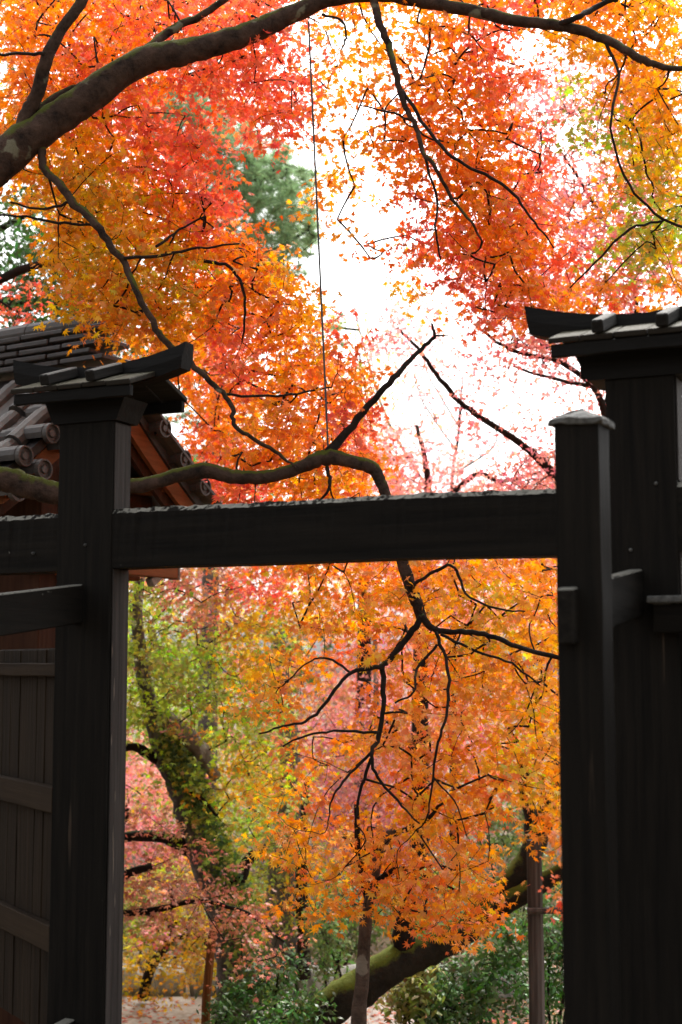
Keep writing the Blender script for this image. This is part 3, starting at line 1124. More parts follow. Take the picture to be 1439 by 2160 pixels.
def a_colour(r, c, k):
    """golden and peach below the lintel, olive patches in the left canopy"""
    if r >= 19:
        if k == 'P':
            return 'C'
        if k == 'O' and rng.random() < .4:
            return 'A'
    elif 5 <= r <= 10 and c < 9 and k == 'A' and rng.random() < .35:
        return 'Y'
    return k


LEAF = .056
cr, (P, Dv, Nn, S, Cc) = crown(maple, A_MAP, a_depth, LEAF, MAPLE7, rad=.16, flat=.34, fill=lambda r, c: 5.6 if r < 12 else 4.0 if r < 18 else 2.9, thin=lambda r, c: 1.9 if r < 11 and c > 9 else 1.1, per=22, tilt=.75, hue=.15, recolour=a_colour)
# the 300 nearest leaves are single leaves: replace them in the mass
vv = P - CAM
px = CX + F * vv[:, 0] / (vv @ FW)
py = CY - F * (vv @ UP) / (vv @ FW)
inframe = (px > 20) & (px < 1420) & (py > 10) & (py < 1990) & ~((py > 650) & ((px < 400) | (px > 1160))) & ~((py > 1020) & (py < 1200))
score = np.where(inframe, S / (vv @ FW), -1)
pick = np.argsort(-score)[:300]
rest = np.ones(len(P), bool)
rest[pick] = False
cr.data = leaves_mesh('crown', P[rest], Dv[rest], Nn[rest], S[rest], Cc[rest], MAPLE7, origin_of(maple))
cr.data.materials.append(M['leaf'])
order = pick[np.argsort(Cc[pick, 1] / Cc[pick, 0])]
Bm = basis(Dv, Nn)
for g in range(12):
    ids = order[g * 25:(g + 1) * 25]
    me = bulk_mesh('leaf', MAPLE7[0] * np.array([1, 1, rng.uniform(.4, 1.6)]), MAPLE7[1], np.repeat(Cc[ids].mean(0)[None], len(MAPLE7[0]), 0))
    me.materials.append(M['leaf'])
    for i in ids:
        mt = Matrix.Translation(Vector(P[i] - origin_of(maple))) @ Matrix(Bm[i].tolist()).to_4x4() @ Matrix.Scale(float(S[i]), 4)
        link('leaf', me, None, cr, mt)

# support wire
a, b = at(651, 45, D + .12), at(693, 962, E_)
Q = np.linspace(a, b, 12)
v, f = tube(Q, [.006] * 12, 6)
wr = link('support_wire', pymesh('support_wire', np.array(v), f), M['wire'])
wr['label'] = 'thin dark wire hanging from the high limb down to the low cut branch'
wr['category'] = 'wire'


# ================================================================== trees beyond
def tree(name, label, px_, Y, group=None):
    p = at(px_, 1400, Y)
    return thing(name, label, 'tree', (p[0], p[1], float(ground_z(p[0], p[1]))), 0, group)


def base_px(Y):
    z = float(ground_z(0, Y))
    return 1400 + (1.6 - z) * 3000 / Y + 12


# slender maple in front of the mossy trunk
t = tree('slender_maple', 'slender young maple with a thin brown stem in front of the mossy leaning trunk', 757, 8.0)
limb(t, 'trunk', [(752, base_px(8), 8, 18), (760, 2110, 8, 15), (768, 2010, 8, 14), (773, 1930, 8, 12), (787, 1865, 8, 11), (799, 1805, 8, 10), (815, 1768, 8, 10), (832, 1752, 8, 8)], M['brownbark'], 12, .03)
limb(t, 'limb', [(778, 1920, 8, 8), (765, 1830, 8.1, 7), (755, 1750, 8.1, 6), (752, 1690, 8.1, 5)], M['branch'], 7)
limb(t, 'limb', [(815, 1770, 8, 7), (850, 1755, 7.9, 6), (890, 1730, 7.8, 5), (930, 1690, 7.7, 3)], M['branch'], 7)
limb(t, 'limb', [(790, 1860, 8, 6), (840, 1830, 7.9, 5), (900, 1850, 7.8, 4), (960, 1880, 7.7, 2.5)], M['branch'], 7)
crown(t, {28: (10, 'a.a.oo'), 29: (9, 'aaaooo'), 30: (10, 'aaOOOOo'), 31: (10, 'aaaaOOo'), 32: (10, '.aaa.oo')}, (7.5, 8.5), .06, MAPLE7, rad=.14, fill=1.0, thin=.5, per=14, tilt=.7)

# leaning mossy maple
t = tree('leaning_maple', 'thick moss covered maple trunk leaning low towards the right gate post', 560, 10.0)
limb(t, 'trunk', [(a_, b_, c_, d_ * .84) for a_, b_, c_, d_ in [(555, base_px(10) + 10, 10, 66), (640, 2180, 10, 54), (720, 2110, 10, 47), (800, 2055, 10, 44), (880, 2012, 10, 42), (960, 1970, 10, 39), (1030, 1915, 10, 35), (1080, 1860, 10, 32), (1120, 1800, 10, 29), (1150, 1720, 10, 25),
                  (1170, 1620, 10, 22), (1200, 1480, 10, 18), (1240, 1330, 10, 12)]], M['mossbark'], 16, .025, 6)
limb(t, 'limb', [(985, 1960, 10, 26), (1050, 1915, 9.95, 24), (1110, 1880, 9.9, 21), (1165, 1850, 9.9, 18), (1250, 1800, 9.8, 13)], M['mossbark'], 11)
limb(t, 'limb', [(858, 2020, 10, 26), (850, 1965, 9.95, 22), (862, 1920, 9.9, 18), (875, 1890, 9.9, 13)], M['branch'], 10)
limb(t, 'limb', [(1120, 1800, 10, 16), (1122, 1730, 10.1, 15), (1108, 1660, 10.2, 13), (1100, 1560, 10.2, 9)], M['branch'], 9)
crown(t, {24: (18, 'aAA'), 25: (18, 'aAA'), 26: (18, 'oAA'), 27: (18, 'aAA'), 28: (18, 'aAA'), 29: (18, 'aAA'), 30: (18, '.aA'), 31: (19, 'rR')}, (9.0, 10.4), .062, MAPLE7, rad=.16, fill=1.8, thin=.5, per=16, tilt=.7)

# timber prop under it
p = at(1121, 1400, 9.72)
prop = thing('timber_prop', 'weathered grey brown timber prop with a crossbar holding up the mossy trunk', 'prop', (p[0], p[1], float(ground_z(p[0], p[1]))))
gz = prop.location.z
topz = at(1121, 1772, 9.72)[2] - gz
hw = 17 * 9.72 / F
v, f = tube([(0, 0, -.1), (.004, 0, topz * .4), (0, 0, topz * .75), (0, 0, topz)], [hw, hw * .98, hw * .95, hw * .92], 10, .02)
link('upright', pymesh('upright', v, f, False), M['polewood'], prop)
zc = at(1121, 1918, 9.72)[2] - gz
v, f = tube([(-.06, -hw - .02, zc), (.12, -hw - .02, zc + .004), (.32, -hw - .02, zc)], [.022, .021, .02], 8, .02)
link('crossbar', pymesh('crossbar', v, f, False), M['polewood'], prop)

# ivy clad tree
t = tree('ivy_clad_tree', 'old leaning tree with sawn limbs and green ivy up its trunk', 500, 11.4)
Y = 11.4
iv_trunk = [(505, base_px(Y) + 8, Y, 60), (497, 2100, Y, 50), (488, 2010, Y, 47), (474, 1930, Y, 44), (443, 1840, Y, 40), (408, 1745, Y, 37), (374, 1650, Y, 33), (348, 1595, Y, 28), (332, 1545, Y, 24), (305, 1440, Y, 20), (290, 1300, Y, 15), (300, 1200, Y, 10)]
limb(t, 'trunk', [(a_, b_, c_, d_ * .78) for a_, b_, c_, d_ in iv_trunk], M['greybark'], 14, .03)
limb(t, 'limb', [(410, 1800, Y, 16), (370, 1775, Y - .05, 14), (320, 1763, Y - .1, 12), (255, 1768, Y - .1, 11), (160, 1790, Y - .1, 8)], M['branch'], 9)
limb(t, 'limb', [(350, 1610, Y, 13), (312, 1592, Y - .05, 11), (280, 1580, Y - .1, 9), (230, 1590, Y - .1, 6)], M['branch'], 8)
limb(t, 'sawn_limb', [(455, 1640, Y, 12), (425, 1585, Y - .1, 18), (385, 1545, Y - .15, 19), (342, 1508, Y - .2, 17)], M['palebark'], 10)
limb(t, 'limb', [(470, 1920, Y, 17), (508, 1850, Y - .1, 14), (525, 1812, Y - .1, 12), (562, 1784, Y - .15, 8)], M['branch'], 9)
limb(t, 'limb', [(380, 1655, Y, 7), (430, 1690, Y - .2, 5), (460, 1720, Y - .3, 3)], M['branch'], 7)
crown(t, {19: (4, 'gnnnrr'), 20: (4, 'GNNNRR'), 21: (4, 'GGNNYYy'), 22: (4, 'GGgGYGg'), 23: (4, 'GGGGYYn'), 24: (4, 'GGGGGG.'), 25: (4, 'GGnGGG'), 26: (4, 'gg.gYGy'), 27: (4, '.gygYYg'), 28: (5, '.ggyGg'), 29: (6, 'ggg')},
      (10.6, 12.4), .06, MAPLE5, rad=.22, fill=2.4, thin=.7, per=18, tilt=.8, hue=.22)
# ivy leaves on the trunk
pts = catmull([at(x_, y_, d_) for x_, y_, d_, _ in iv_trunk[1:9]], 30)
n = 2600
i = rng.integers(0, len(pts), n)
a = rng.uniform(-1.3, 2.4, n)
rr = np.interp(i, np.arange(len(pts)), np.linspace(.22, .13, len(pts))) * rng.uniform(.65, 1.3, n)
IP = pts[i] + np.column_stack([np.cos(a - .6) * rr + .05, -np.abs(np.sin(a)) * rr, rng.normal(0, .05, n)])
ID = np.column_stack([rng.normal(0, .5, n), rng.normal(0, .4, n), -np.ones(n)])
IN = np.column_stack([rng.normal(.2, .5, n), rng.normal(-1, .3, n), rng.normal(.4, .4, n)])
IC = np.array([PAL['E'], PAL['G'], (.17, .24, .05)])[rng.integers(0, 3, n)] * np.exp(rng.normal(0, .25, (n, 1)))
link('ivy', leaves_mesh('ivy', IP, ID, IN, .055 * rng.uniform(.7, 1.4, n), IC, MAPLE3, origin_of(t)), M['greenleaf'], t, kind='stuff')

# low reddish and olive maples around it
t = tree('russet_maple', 'low maple with layered russet red sprays sweeping beside the ivy trunk', 180, 10.6)
Y = 10.6
limb(t, 'trunk', [(180, base_px(Y) + 6, Y, 20), (190, 2050, Y, 17), (215, 1930, Y, 14), (260, 1850, Y, 10), (320, 1830, Y, 7)], M['branch'], 8)
limb(t, 'limb', [(220, 1930, Y, 9), (320, 1920, Y - .1, 7), (420, 1900, Y - .2, 5), (520, 1930, Y - .3, 4), (600, 1985, Y - .3, 2)], M['branch'], 7)
crown(t, {28: (4, 'n'), 29: (4, 'nnn'), 30: (4, 'NNNn'), 31: (3, 'nNNNNn'), 32: (4, '.nNNNn'), 33: (7, '.Nn')}, (9.9, 10.9), .05, MAPLE5, rad=.26, flat=.12, fill=1.3, thin=.6, per=26, tilt=.35, hue=.12)

t = tree('olive_maple', 'low yellow olive maple above the pale stone edging', 300, 12.9)
Y = 12.6
limb(t, 'trunk', [(300, base_px(12.9) - 4, 12.9, 12), (320, 2040, 12.8, 10), (350, 1990, 12.7, 9), (370, 1930, 12.6, 6), (360, 1870, 12.6, 4)], M['branch'], 8)
limb(t, 'limb', [(350, 1990, 12.7, 6), (400, 1970, 12.6, 5), (440, 1960, 12.5, 4)], M['branch'], 7)
limb(t, 'limb', [(440, 1990, 12.5, 7), (400, 1955, 12.4, 6), (350, 1940, 12.4, 4), (300, 1925, 12.4, 3)], M['branch'], 7)
crown(t, {30: (3, '.ygyg'), 31: (3, 'ygpyyg'), 32: (3, 'GGPYYY'), 33: (3, 'YYYYYY'), 34: (4, 'yyyY')}, (12.0, 13.2), .06, MAPLE5, rad=.26, flat=.25, fill=1.9, thin=.9, per=22, tilt=.5)

# pink salmon maple behind the left edge of the opening
t = tree('salmon_maple', 'salmon pink maple seen between the left gate post and the ivy trunk', 215, 14.5)
limb(t, 'trunk', [(215, base_px(14.5), 14.5, 16), (225, 1950, 14.5, 13), (240, 1800, 14.5, 10), (270, 1700, 14.5, 6)], M['branch'], 8)
crown(t, {26: (3, 'pPp.'), 27: (3, 'PPPp'), 28: (3, 'PyPp'), 29: (3, 'PPPP'), 30: (3, 'PpyP'), 31: (3, 'pyny')}, (13.8, 15.2), .065, MAPLE3, rad=.3, flat=.25, fill=2.0, thin=.9, per=22)

# grey trunk in the middle
t = tree('grey_trunk_tree', 'broad grey trunked tree standing behind the green ivy shrubs', 612, 13.6)
Y = 13.6
limb(t, 'trunk', [(612, base_px(Y), Y, 52), (612, 2050, Y, 46), (606, 1960, Y, 44), (600, 1880, Y, 38), (608, 1780, Y, 30), (615, 1650, Y, 24), (600, 1480, Y, 18), (590, 1330, Y, 12)], M['greybark'], 14, .03)
limb(t, 'limb', [(640, base_px(Y) - 10, 13.2, 16), (640, 2000, 13.2, 14), (636, 1900, 13.2, 13), (638, 1780, 13.2, 10), (650, 1640, 13.2, 6)], M['branch'], 9)
crown(t, {24: (8, 'ggnn'), 25: (8, 'gnnnp'), 26: (8, 'Yyyypm'), 27: (8, 'ygpmmM'), 28: (8, 'GGnmMM'), 29: (8, 'GGGn'), 30: (8, 'GGGg'), 31: (8, 'GYGg'), 32: (9, 'YG')},
      (12.8, 14.5), .06, MAPLE3, rad=.28, fill=1.6, thin=.7, per=20, hue=.2)

# maroon maple
t = tree('maroon_maple', 'dusky maroon purple maple far behind the forked dark branches', 745, 17)
Y = 17
limb(t, 'trunk', [(745, base_px(Y), Y, 11), (748, 1950, Y, 9), (752, 1800, Y, 7), (752, 1660, Y, 5), (760, 1500, Y, 3)], M['greybark'], 8)
limb(t, 'limb', [(795, base_px(Y), Y - .2, 9), (797, 1900, Y - .2, 8), (797, 1700, Y - .2, 7), (790, 1350, Y - .2, 5)], M['greybark'], 7)
crown(t, {24: (11, 'mpmm'), 25: (11, 'pMMm'), 26: (11, 'MMMMm'), 27: (11, 'MMMM'), 28: (11, 'MMMM'), 29: (11, 'mMMm'), 30: (11, 'mmmm')}, (16, 18), .07, MAPLE3, rad=.35, fill=1.9, thin=.8, per=22, hue=.12)

# maples over and above the lintel on the right, glare painted into the pink
t = tree('coral_maple', 'maple with glare painted into its pale coral pink leaves, rising behind the lintel beside the capped post', 1290, 11.5)
Y = 11.5
limb(t, 'trunk', [(1290, base_px(Y), Y, 40), (1285, 1900, Y, 34), (1280, 1500, Y, 30), (1250, 1150, Y, 24), (1190, 1010, Y, 17)], M['branch'], 10)
limb(t, 'limb', [(1215, 1050, Y, 14), (1135, 966, Y - .1, 9), (1090, 932, Y - .1, 7.5), (1030, 890, Y - .2, 6.5), (970, 845, Y - .2, 6), (920, 790, Y - .2, 5), (890, 745, Y - .2, 4), (840, 690, Y - .2, 2.5)], M['branch'], 8)
limb(t, 'limb', [(1300, 1000, Y, 12), (1260, 830, Y - .1, 7), (1180, 765, Y - .15, 5), (1080, 740, Y - .2, 4), (1000, 690, Y - .2, 3)], M['branch'], 8)
limb(t, 'limb', [(1280, 850, Y, 8), (1340, 700, Y, 6), (1330, 560, Y, 5), (1250, 420, Y, 4), (1190, 320, Y, 3)], M['branch'], 8)
limb(t, 'limb', [(1280, 820, Y, 6), (1180, 800, Y - .1, 4), (1080, 770, Y - .1, 2.5)], M['branch'], 7)
crown(t, {2: (17, 'ppPpPPP'), 3: (17, 'pPPPPPp'), 4: (17, 'pPppPPP'), 5: (17, 'ppPpPPP'), 6: (17, 'PPPPPPP'), 7: (17, 'PPPPPPP'), 8: (16, 'PPPPPPPP'), 9: (16, 'PPPPPPPP'), 10: (16, 'pPPPPPPp'), 11: (13, 'pp..pPpppp'),
          12: (13, 'p..ppPPpp'), 13: (15, '.pp.pppp'), 14: (15, '.p.p.ppp'), 15: (16, 'ppppp'), 16: (17, 'pPPp'), 17: (17, 'PPPP'), 18: (16, 'pppPP')}, (10.6, 12.6), .06, MAPLE3, rad=.2, fill=3.2, thin=.85, per=10, tilt=.9, hue=.12)
t = tree('rose_maple', 'maple with glare painted into its rosy pink leaves behind the middle of the lintel', 880, 15.5)
Y = 15.5
limb(t, 'trunk', [(880, base_px(Y), Y, 24), (885, 1700, Y, 20), (890, 1350, Y, 16), (900, 1120, Y, 12), (905, 1000, Y, 7), (880, 900, Y, 4)], M['branch'], 9)
limb(t, 'limb', [(900, 1100, Y, 7), (1000, 1000, Y, 6), (1060, 1010, Y, 5), (1150, 990, Y, 3)], M['branch'], 8)
crown(t, {10: (13, '.pp'), 11: (13, 'ppp'), 12: (13, 'ppp'), 13: (13, '.p'), 14: (13, '..p'), 15: (12, 'PPpp.'), 16: (12, 'PPPPp.pp'), 17: (12, 'OPPPPppP'), 18: (12, 'OPPPPPPP'), 19: (12, 'OPPPPPPP'), 20: (12, 'ooPPoopp'),
          21: (12, 'ooooPPoo')}, (14.6, 16.4), .065, MAPLE5, rad=.26, fill=2.4, thin=.9, per=12, tilt=.9, hue=.12)

# yellowing tree next to the wire
t = tree('yellowing_tree', 'yellow green tree top showing between the orange leaves and white sky', 760, 18)
Y = 18
limb(t, 'trunk', [(760, base_px(Y), Y, 22), (765, 1600, Y, 18), (770, 1150, Y, 12), (768, 900, Y, 6), (762, 740, Y, 2)], M['branch'], 9)
crown(t, {11: (12, 'g'), 12: (12, 'gy'), 13: (11, 'GYy'), 14: (11, 'YYy.'), 15: (12, 'YO'), 16: (12, 'OO'), 17: (12, 'OO'), 18: (11, 'yyy')}, (17.2, 18.8), .07, MAPLE5, rad=.3, fill=1.5, thin=.5, per=12, tilt=.9)

# bare thin sapling
t = tree('bare_sapling', 'thin almost bare grey sapling against the white sky', 955, 20)
Y = 20
limb(t, 'trunk', [(955, base_px(Y), Y, 9), (955, 1300, Y, 7), (953, 1035, Y, 5), (965, 930, Y, 4), (970, 850, Y, 3), (975, 760, Y, 1.5)], M['branch'], 6)
for q in ([(958, 1000, Y, 3), (1040, 940, Y, 2.5), (1045, 880, Y, 1.5)], [(968, 900, Y, 2.5), (900, 780, Y, 2), (890, 700, Y, 1.2)], [(962, 950, Y, 2.5), (890, 850, Y, 2), (870, 760, Y, 1)],
          [(955, 1100, Y, 4), (820, 900, Y, 3), (745, 650, Y, 2), (742, 560, Y, 1.2)], [(790, 800, Y, 2), (770, 660, Y, 1.3), (780, 600, Y, 1)]):
    limb(t, 'branch', q, M['greybark'], 5, 0)

# dark evergreen behind the tiled ridge
t = tree('evergreen_tree', 'dark green broadleaf tree behind the tiled ridge', -120, 15)
Y = 15
limb(t, 'trunk', [(-120, base_px(Y), Y, 45), (-110, 1300, Y, 38), (-80, 800, Y, 28), (-40, 450, Y, 16), (0, 200, Y, 8)], M['branch'], 10)
limb(t, 'limb', [(-90, 650, Y, 16), (20, 640, Y - .2, 13), (130, 642, Y - .3, 9), (200, 650, Y - .3, 5)], M['branch'], 9)
limb(t, 'limb', [(-60, 520, Y, 10), (30, 470, Y - .2, 7), (120, 430, Y - .3, 4)], M['branch'], 8)
crown(t, {1: (0, 'e..ee'), 2: (0, 'e'), 3: (0, 'ee'), 6: (0, 'ee'), 7: (0, 'EEEe'), 8: (0, 'EEEE'), 9: (0, 'EEEE'), 10: (0, 'EEEEE'), 11: (0, 'EEEEEe'), 12: (0, 'EEEEEE'), 13: (0, 'eeeeee')}, (13.6, 16), .085, OVAL, rad=.35, flat=.6, fill=4.2, thin=1.6, per=24, tilt=.9,
      mat=M['greenleaf'], hue=.3)
# russet sprig at far left under the limb
t = tree('crimson_maple', 'small red maple sprig over the tiled ridge at the far left', -180, 10.2)
Y = 10.2
limb(t, 'trunk', [(-180, base_px(Y) + 4, Y, 18), (-190, 1500, Y, 14), (-170, 1000, Y, 10), (-120, 700, Y, 6), (-40, 620, Y, 4), (40, 660, Y, 2)], M['branch'], 8)
crown(t, {10: (-1, 'RRr'), 11: (-1, 'RR')}, (9.9, 10.5), .055, MAPLE5, rad=.18, fill=1.2, per=14)

# red maple filling in behind the upper canopy
t = tree('scarlet_maple', 'scarlet and orange maple crown behind the high arching limb', -330, 11.8)
Y = 11.8
limb(t, 'trunk', [(-330, base_px(Y), Y, 40), (-320, 1500, Y, 34), (-260, 900, Y, 26), (-120, 500, Y, 18), (60, 250, Y, 12), (260, 100, Y, 8), (420, 20, Y, 5)], M['branch'], 10)
limb(t, 'limb', [(-200, 700, Y, 14), (100, 560, Y, 9), (300, 620, Y, 6), (480, 760, Y, 4), (600, 900, Y, 3)], M['branch'], 8)
crown(t, {-1: (0, 'OOOORRRRR'), 0: (0, 'OOOORRRRR'), 1: (0, 'OORRR.RRR'), 2: (0, 'oORROR.RRr'), 3: (0, 'OORRo..rRr'), 4: (0, 'OORRR..rRr'), 5: (0, 'OAARRR'), 6: (1, 'AAARRR'), 7: (2, 'AAOORR'), 8: (3, 'AAOOO'),
          9: (3, 'OAAOOO'), 10: (3, 'OAAOOOr'), 11: (4, 'OAAOROr'), 12: (4, 'aOORROO'), 13: (6, 'OOROOOO'), 14: (7, 'OOAOOR'), 15: (7, 'ROOOOR'), 16: (7, 'ROOAAO'), 17: (7, 'RRROOO')},
      (11.0, 12.8), .075, MAPLE5, rad=.26, fill=1.9, thin=.8, per=18, tilt=.8)

# pine
t = tree('pine_tree', 'tall pale green pine rising behind the orange maple leaves', 430, 19)
Y = 19
limb(t, 'trunk', [(430, base_px(Y), Y, 24), (440, 1400, Y, 20), (455, 800, Y, 14), (465, 400, Y, 9), (450, 100, Y, 6), (440, -60, Y, 3)], M['greybark'], 10)
PM = {0: (4, 'ss'), 1: (4, 'sss'), 2: (5, 'sss'), 3: (5, 'SSS'), 4: (5, 'SSSS'), 5: (6, 'SSSS'), 6: (7, 'SSSS'), 7: (7, 'SSSS'), 8: (8, 'SSS'), 9: (8, 'SSs'), 10: (6, 'sss'), 11: (6, 'ss...s'), 12: (6, 'ss..ss'), 13: (6, '.ss'), 14: (6, 'sss'), 15: (7, 'ss'), 16: (7, 'ss')}
C = []
for r, (c0, s) in PM.items():
    for j, ch in enumerate(s):
        if ch == '.':
            continue
        for _ in range(46 if ch == 'S' else 9):
            C.append(at((c0 + j + rng.uniform(-.1, 1.1)) * 60, (r + rng.uniform(-.1, 1.1)) * 60, rng.uniform(17.9, 20.2)))
C = np.array(C)
for q in ([(462, 420, Y, 8), (540, 380, Y - .4, 6), (620, 350, Y - .6, 3)], [(458, 560, Y, 8), (560, 540, Y - .4, 6), (650, 480, Y - .6, 3)], [(464, 300, Y, 7), (400, 240, Y - .5, 5), (340, 210, Y - .6, 3)], [(460, 700, Y, 8), (600, 680, Y - .3, 5), (760, 700, Y - .5, 3)]):
    limb(t, 'limb', q, M['branch'], 7)
grow_twigs(t, 'twigs', C, M['branch'], .003, 4, .03)
k = 40
n = len(C) * k
Pn = np.repeat(C, k, 0)
Dn = rng.normal(0, 1, (n, 3))
Dn[:, 2] = Dn[:, 2] * .7 + .5
Dn /= np.linalg.norm(Dn, axis=1, keepdims=True)
side = np.cross(Dn, rng.normal(0, 1, (n, 3)))
side /= np.linalg.norm(side, axis=1, keepdims=True)
Ln = rng.uniform(.12, .24, (n, 1))
V = np.stack([Pn + side * .007, Pn - side * .007, Pn + Dn * Ln - np.array([0, 0, .03])], 1).reshape(-1, 3) - origin_of(t)
Cn = np.array(PAL['S']) * np.exp(rng.normal(0, .28, (n, 1)))
link('needles', bulk_mesh('needles', V, np.arange(3 * n).reshape(-1, 3), np.repeat(Cn, 3, 0)), M['greenleaf'], t, kind='stuff')

# ================================================================== shrubs
SHR = [('broadleaf_shrub', 'dark glossy shrub under the mossy trunk left of the timber prop', 1000, 10.6, [(1010, 2075, 120, 95), (950, 2120, 90, 70), (1060, 1990, 60, 60)], 'E', OVAL, .06),
       ('broadleaf_shrub', 'glossy green shrub between the timber prop and the right gate post', 1165, 10.9, [(1160, 2060, 55, 110), (1190, 1960, 50, 60)], 'E', OVAL, .06),
       ('bamboo_grass', 'yellow green bamboo grass clump below the mossy trunk', 880, 10.5, [(885, 2080, 45, 75), (850, 2120, 40, 50)], 'B', OVAL, .07),
       ('broadleaf_shrub', 'bushy green shrub in front of the ivy trunk base', 545, 10.7, [(545, 2110, 80, 70), (600, 2050, 60, 45)], 'E', OVAL, .055),
       ('broadleaf_shrub', 'low green shrub in front of the mossy trunk base', 645, 9.6, [(650, 2120, 50, 45), (600, 2160, 70, 40)], 'E', OVAL, .05),
       ('broadleaf_shrub', 'small sparse green shrub beside the rust orange pole', 465, 10.4, [(470, 2140, 45, 40)], 'E', OVAL, .05),
       ('broadleaf_shrub', 'light green shrub behind the slender maple stem', 700, 12.2, [(700, 2000, 60, 70), (690, 1930, 50, 50)], 'L', OVAL, .055),
       ('broadleaf_shrub', 'rounded green bush high behind the timber prop', 1075, 13.5, [(1075, 1730, 60, 60), (1090, 1830, 70, 60), (1060, 1930, 80, 60)], 'L', OVAL, .06),
       ('azalea_mound', 'rounded green azalea mound between the ivy trunk and the grey trunk', 480, 14.8, [(480, 1975, 85, 75), (540, 1920, 60, 60)], 'L', OVAL, .07),
       ('azalea_mound', 'green azalea mound beyond the path right of the grey trunk', 720, 14.6, [(720, 1950, 95, 85), (760, 1880, 70, 60)], 'L', OVAL, .07),
       ('azalea_mound', 'yellowish green mound beyond the middle of the mossy trunk', 890, 15.0, [(890, 1930, 110, 95), (960, 1860, 70, 60)], 'B', OVAL, .07),
       ('azalea_mound', 'dark green mound beyond the timber prop', 1130, 15.2, [(1130, 1930, 100, 100)], 'E', OVAL, .07),
       ('azalea_mound', 'olive mound beyond the stone edging near the left gate post', 300, 14.6, [(300, 1950, 110, 75), (400, 1970, 70, 60)], 'B', OVAL, .07)]
PAL['B'] = (.26, .27, .06)
PAL['L'] = (.15, .21, .06)
for name, label, px0, Y, els, key, tm, lf in SHR:
    p = at(px0, 1400, Y)
    g_ = float(ground_z(p[0], p[1]))
    t = thing(name, label, 'shrub', (p[0], p[1], g_), 0, {'broadleaf_shrub': 'evergreen shrubs on the bank', 'azalea_mound': 'azalea mounds beyond the path'}.get(name))
    C = []
    for (ex, ey, erx, ery) in els:
        k = int(max(10, erx * ery / 110))
        for _ in range(k):
            q = rng.normal(0, 1, 3)
            q /= np.linalg.norm(q)
            q *= rng.random() ** .4
            w_ = erx * Y / F
            c = at(ex + q[0] * erx, ey + q[2] * ery, Y) + np.array([0, q[1] * max(w_, .25), 0])
            if c[2] > g_ + .1:
                C.append(c)
    C = np.array(C)
    for s in range(4):
        top = C[rng.integers(0, len(C))]
        limb(t, 'stem', [('w', p[0] + rng.normal(0, .05), p[1] + rng.normal(0, .05), g_ - .03, .016), ('w', (p[0] + top[0]) / 2 + rng.normal(0, .04), p[1], (g_ + top[2]) / 2, .012), ('w', *top, .006)], M['branch'], 6)
    grow_twigs(t, 'twigs', C, M['branch'], .0018)
    P, Dv, Nn, S, Cc = spray_leaves(C, [key] * len(C), np.full(len(C), 18), .13, .8, lf, tilt=.7, hue=.25)
    link('foliage', leaves_mesh('foliage', P, Dv, Nn, S, Cc, tm, origin_of(t)), M['greenleaf'], t, kind='stuff')

# rust coloured pole
Y = 11.0
p = at(445, 1400, Y)
g_ = float(ground_z(p[0], p[1]))
tp = at(449, 1958, Y)
v, f = tube([(p[0] - .02, p[1], g_ - .1), (p[0] - .01, p[1], (g_ + tp[2]) / 2), tuple(tp)], [.036, .034, .032], 10, .01)
o = link('garden_pole', pymesh('garden_pole', np.array(v) - np.array([p[0], p[1], g_]), f), M['rustpole'])
o.location = (p[0], p[1], g_)
o['label'] = 'short rust orange wooden pole standing by the ivy clad trunk'
o['category'] = 'pole'

# stone edging along the far side of the path
edge = thing('stone_edging', 'low edging of whitish mossy stones along the far side of the pale path', 'edging', (-2.0, 13.35, -1.4))
xs = -5.2
while xs < 4.2:
    wv = rng.uniform(.22, .42)
    h = rng.uniform(.2, .3)
    bm = bmesh.new()
    bmesh.ops.create_icosphere(bm, subdivisions=2, radius=1)
    for vtx in bm.verts:
        c = vtx.co
        q = np.array([math.copysign(abs(c.x) ** .7, c.x), math.copysign(abs(c.y) ** .7, c.y), math.copysign(abs(c.z) ** .7, c.z)]) * np.array([wv / 2, .15, h / 2 + .04])
        vtx.co = Vector(q + rng.normal(0, .008, 3))
    me = bpy.data.meshes.new('stone')
    bm.to_mesh(me)
    bm.free()
    link('stone', me, M['stone'], edge, Matrix.Translation((xs + wv / 2 + 2.0, rng.uniform(-.04, .04), h / 2 - .02)))
    xs += wv + .015

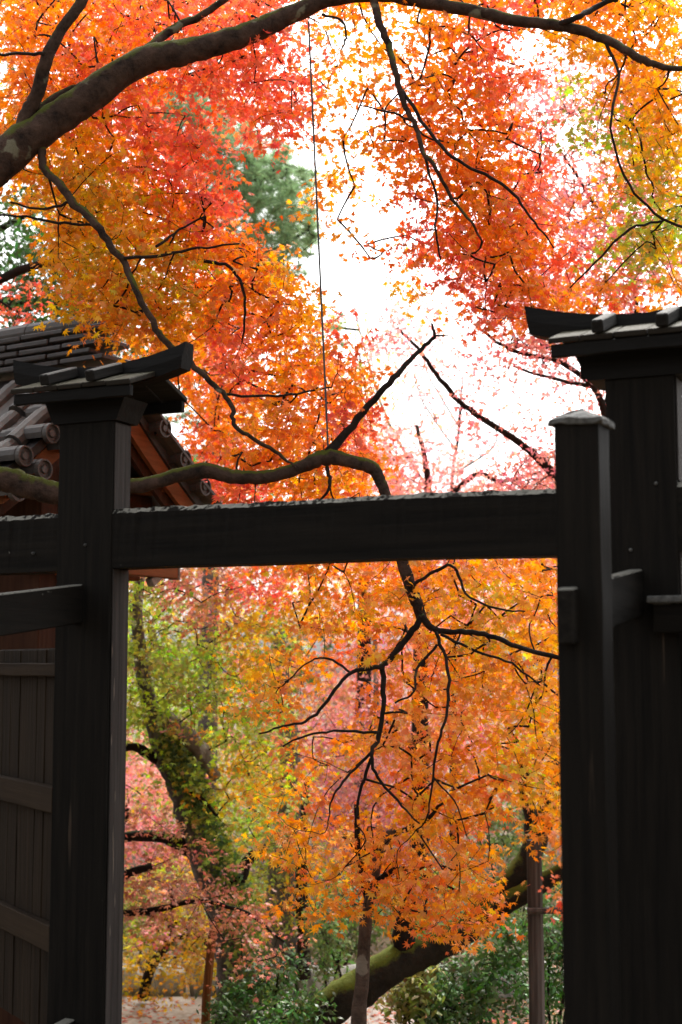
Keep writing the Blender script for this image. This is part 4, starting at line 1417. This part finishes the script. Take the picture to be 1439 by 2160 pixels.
# fallen leaves on the path and bank
n = 9000
FX, FY = rng.uniform(-5, 4, n), rng.uniform(6.2, 15, n)
FY[:4500] = rng.uniform(11.2, 13.1, 4500)
FZ = ground_z(FX, FY) + .05
onp = (FY > 11.2) & (FY < 13.15) & (FX < .62)
FZ[onp] = -1.4 + .034
FP = np.column_stack([FX, FY, FZ])
keep = rng.random(n) < (.35 + .65 * (np.sin(FX * 2.2 + FY) > 0))
FP = FP[keep]
n = len(FP)
az = rng.uniform(0, 2 * math.pi, n)
FC = np.array([PAL[k] for k in 'RRPONA'])[rng.integers(0, 6, n)] * .8 * np.exp(rng.normal(0, .2, (n, 1)))
o = link('fallen_leaves', leaves_mesh('fallen_leaves', FP, np.column_stack([np.cos(az), np.sin(az), np.zeros(n)]), np.column_stack([rng.normal(0, .15, n), rng.normal(0, .15, n), np.ones(n)]),
                                      .055 * rng.uniform(.7, 1.2, n), FC, MAPLE5, np.zeros(3)), M['leaf'], kind='stuff')
o['label'] = 'red and pink fallen maple leaves strewn over the path and bank'
o['category'] = 'fallen leaves'

# far wood: reads as one mass
WM = {16: 'NNNNNNEEEENN..........NN', 17: 'ENNNNENEEEGN........ppNN', 18: 'EEENNGNENEGNNOPPPPPPPPPN', 19: 'EEEEGGNNRNYOOOPPPOOPPPPN', 20: 'EEEEGGNNRRYOOPPOOPPOOPPP', 21: 'EEEEGGGYYEYOOPPPYYOOOOPP', 22: 'EEEEGEGGYYENNPPOOYYOOOPP', 23: 'EEEEGGEGNNENNPPPOONNOOPP',
      24: 'EEEEGGGENNNNNPPPPONNOOOO', 25: 'PPPPGGGGNNPPMMNPPPOOOOOO', 26: 'PPPPPPGGPNPMMMMPPOOOOOOO', 27: 'PPPPPYGGYGNMMMMNOOYYOOOO', 28: 'PPPPPYPGGEENMMNNOEEPGOOO', 29: 'PPPPPPPEGEEENNNNNEEEPGOO', 30: 'NNNNNYYEEEEEENNNEEEEPPGG', 31: 'NNNNNYYYGEEEGNEEEEEEPPGG',
      32: 'YYYYYYYYGEEEGGEEEEEEEEGG', 33: 'YYYYYYYYGEEEGGEEEEEEEEEE', 34: 'EEEEEEEEEEEEEEEEEEEEEEEE'}
WM = {r: (0, s) for r, s in WM.items()}
C, K, Nl = map_sprays(WM, (19, 27), .16, 2.3, .8, 16, tmpl=MAPLE3)
P, Dv, Nn, S, Cc = spray_leaves(C, K, Nl, .6, .4, .16, tilt=.9, hue=.25)
ok = P[:, 2] > -1.35
o = link('far_wood', leaves_mesh('far_wood', P[ok], Dv[ok], Nn[ok], S[ok], Cc[ok] * .95, MAPLE3, np.zeros(3)), M['leaf'], kind='stuff')
o['label'] = 'mixed green, pink and orange wood far beyond the gate'
o['category'] = 'wood'
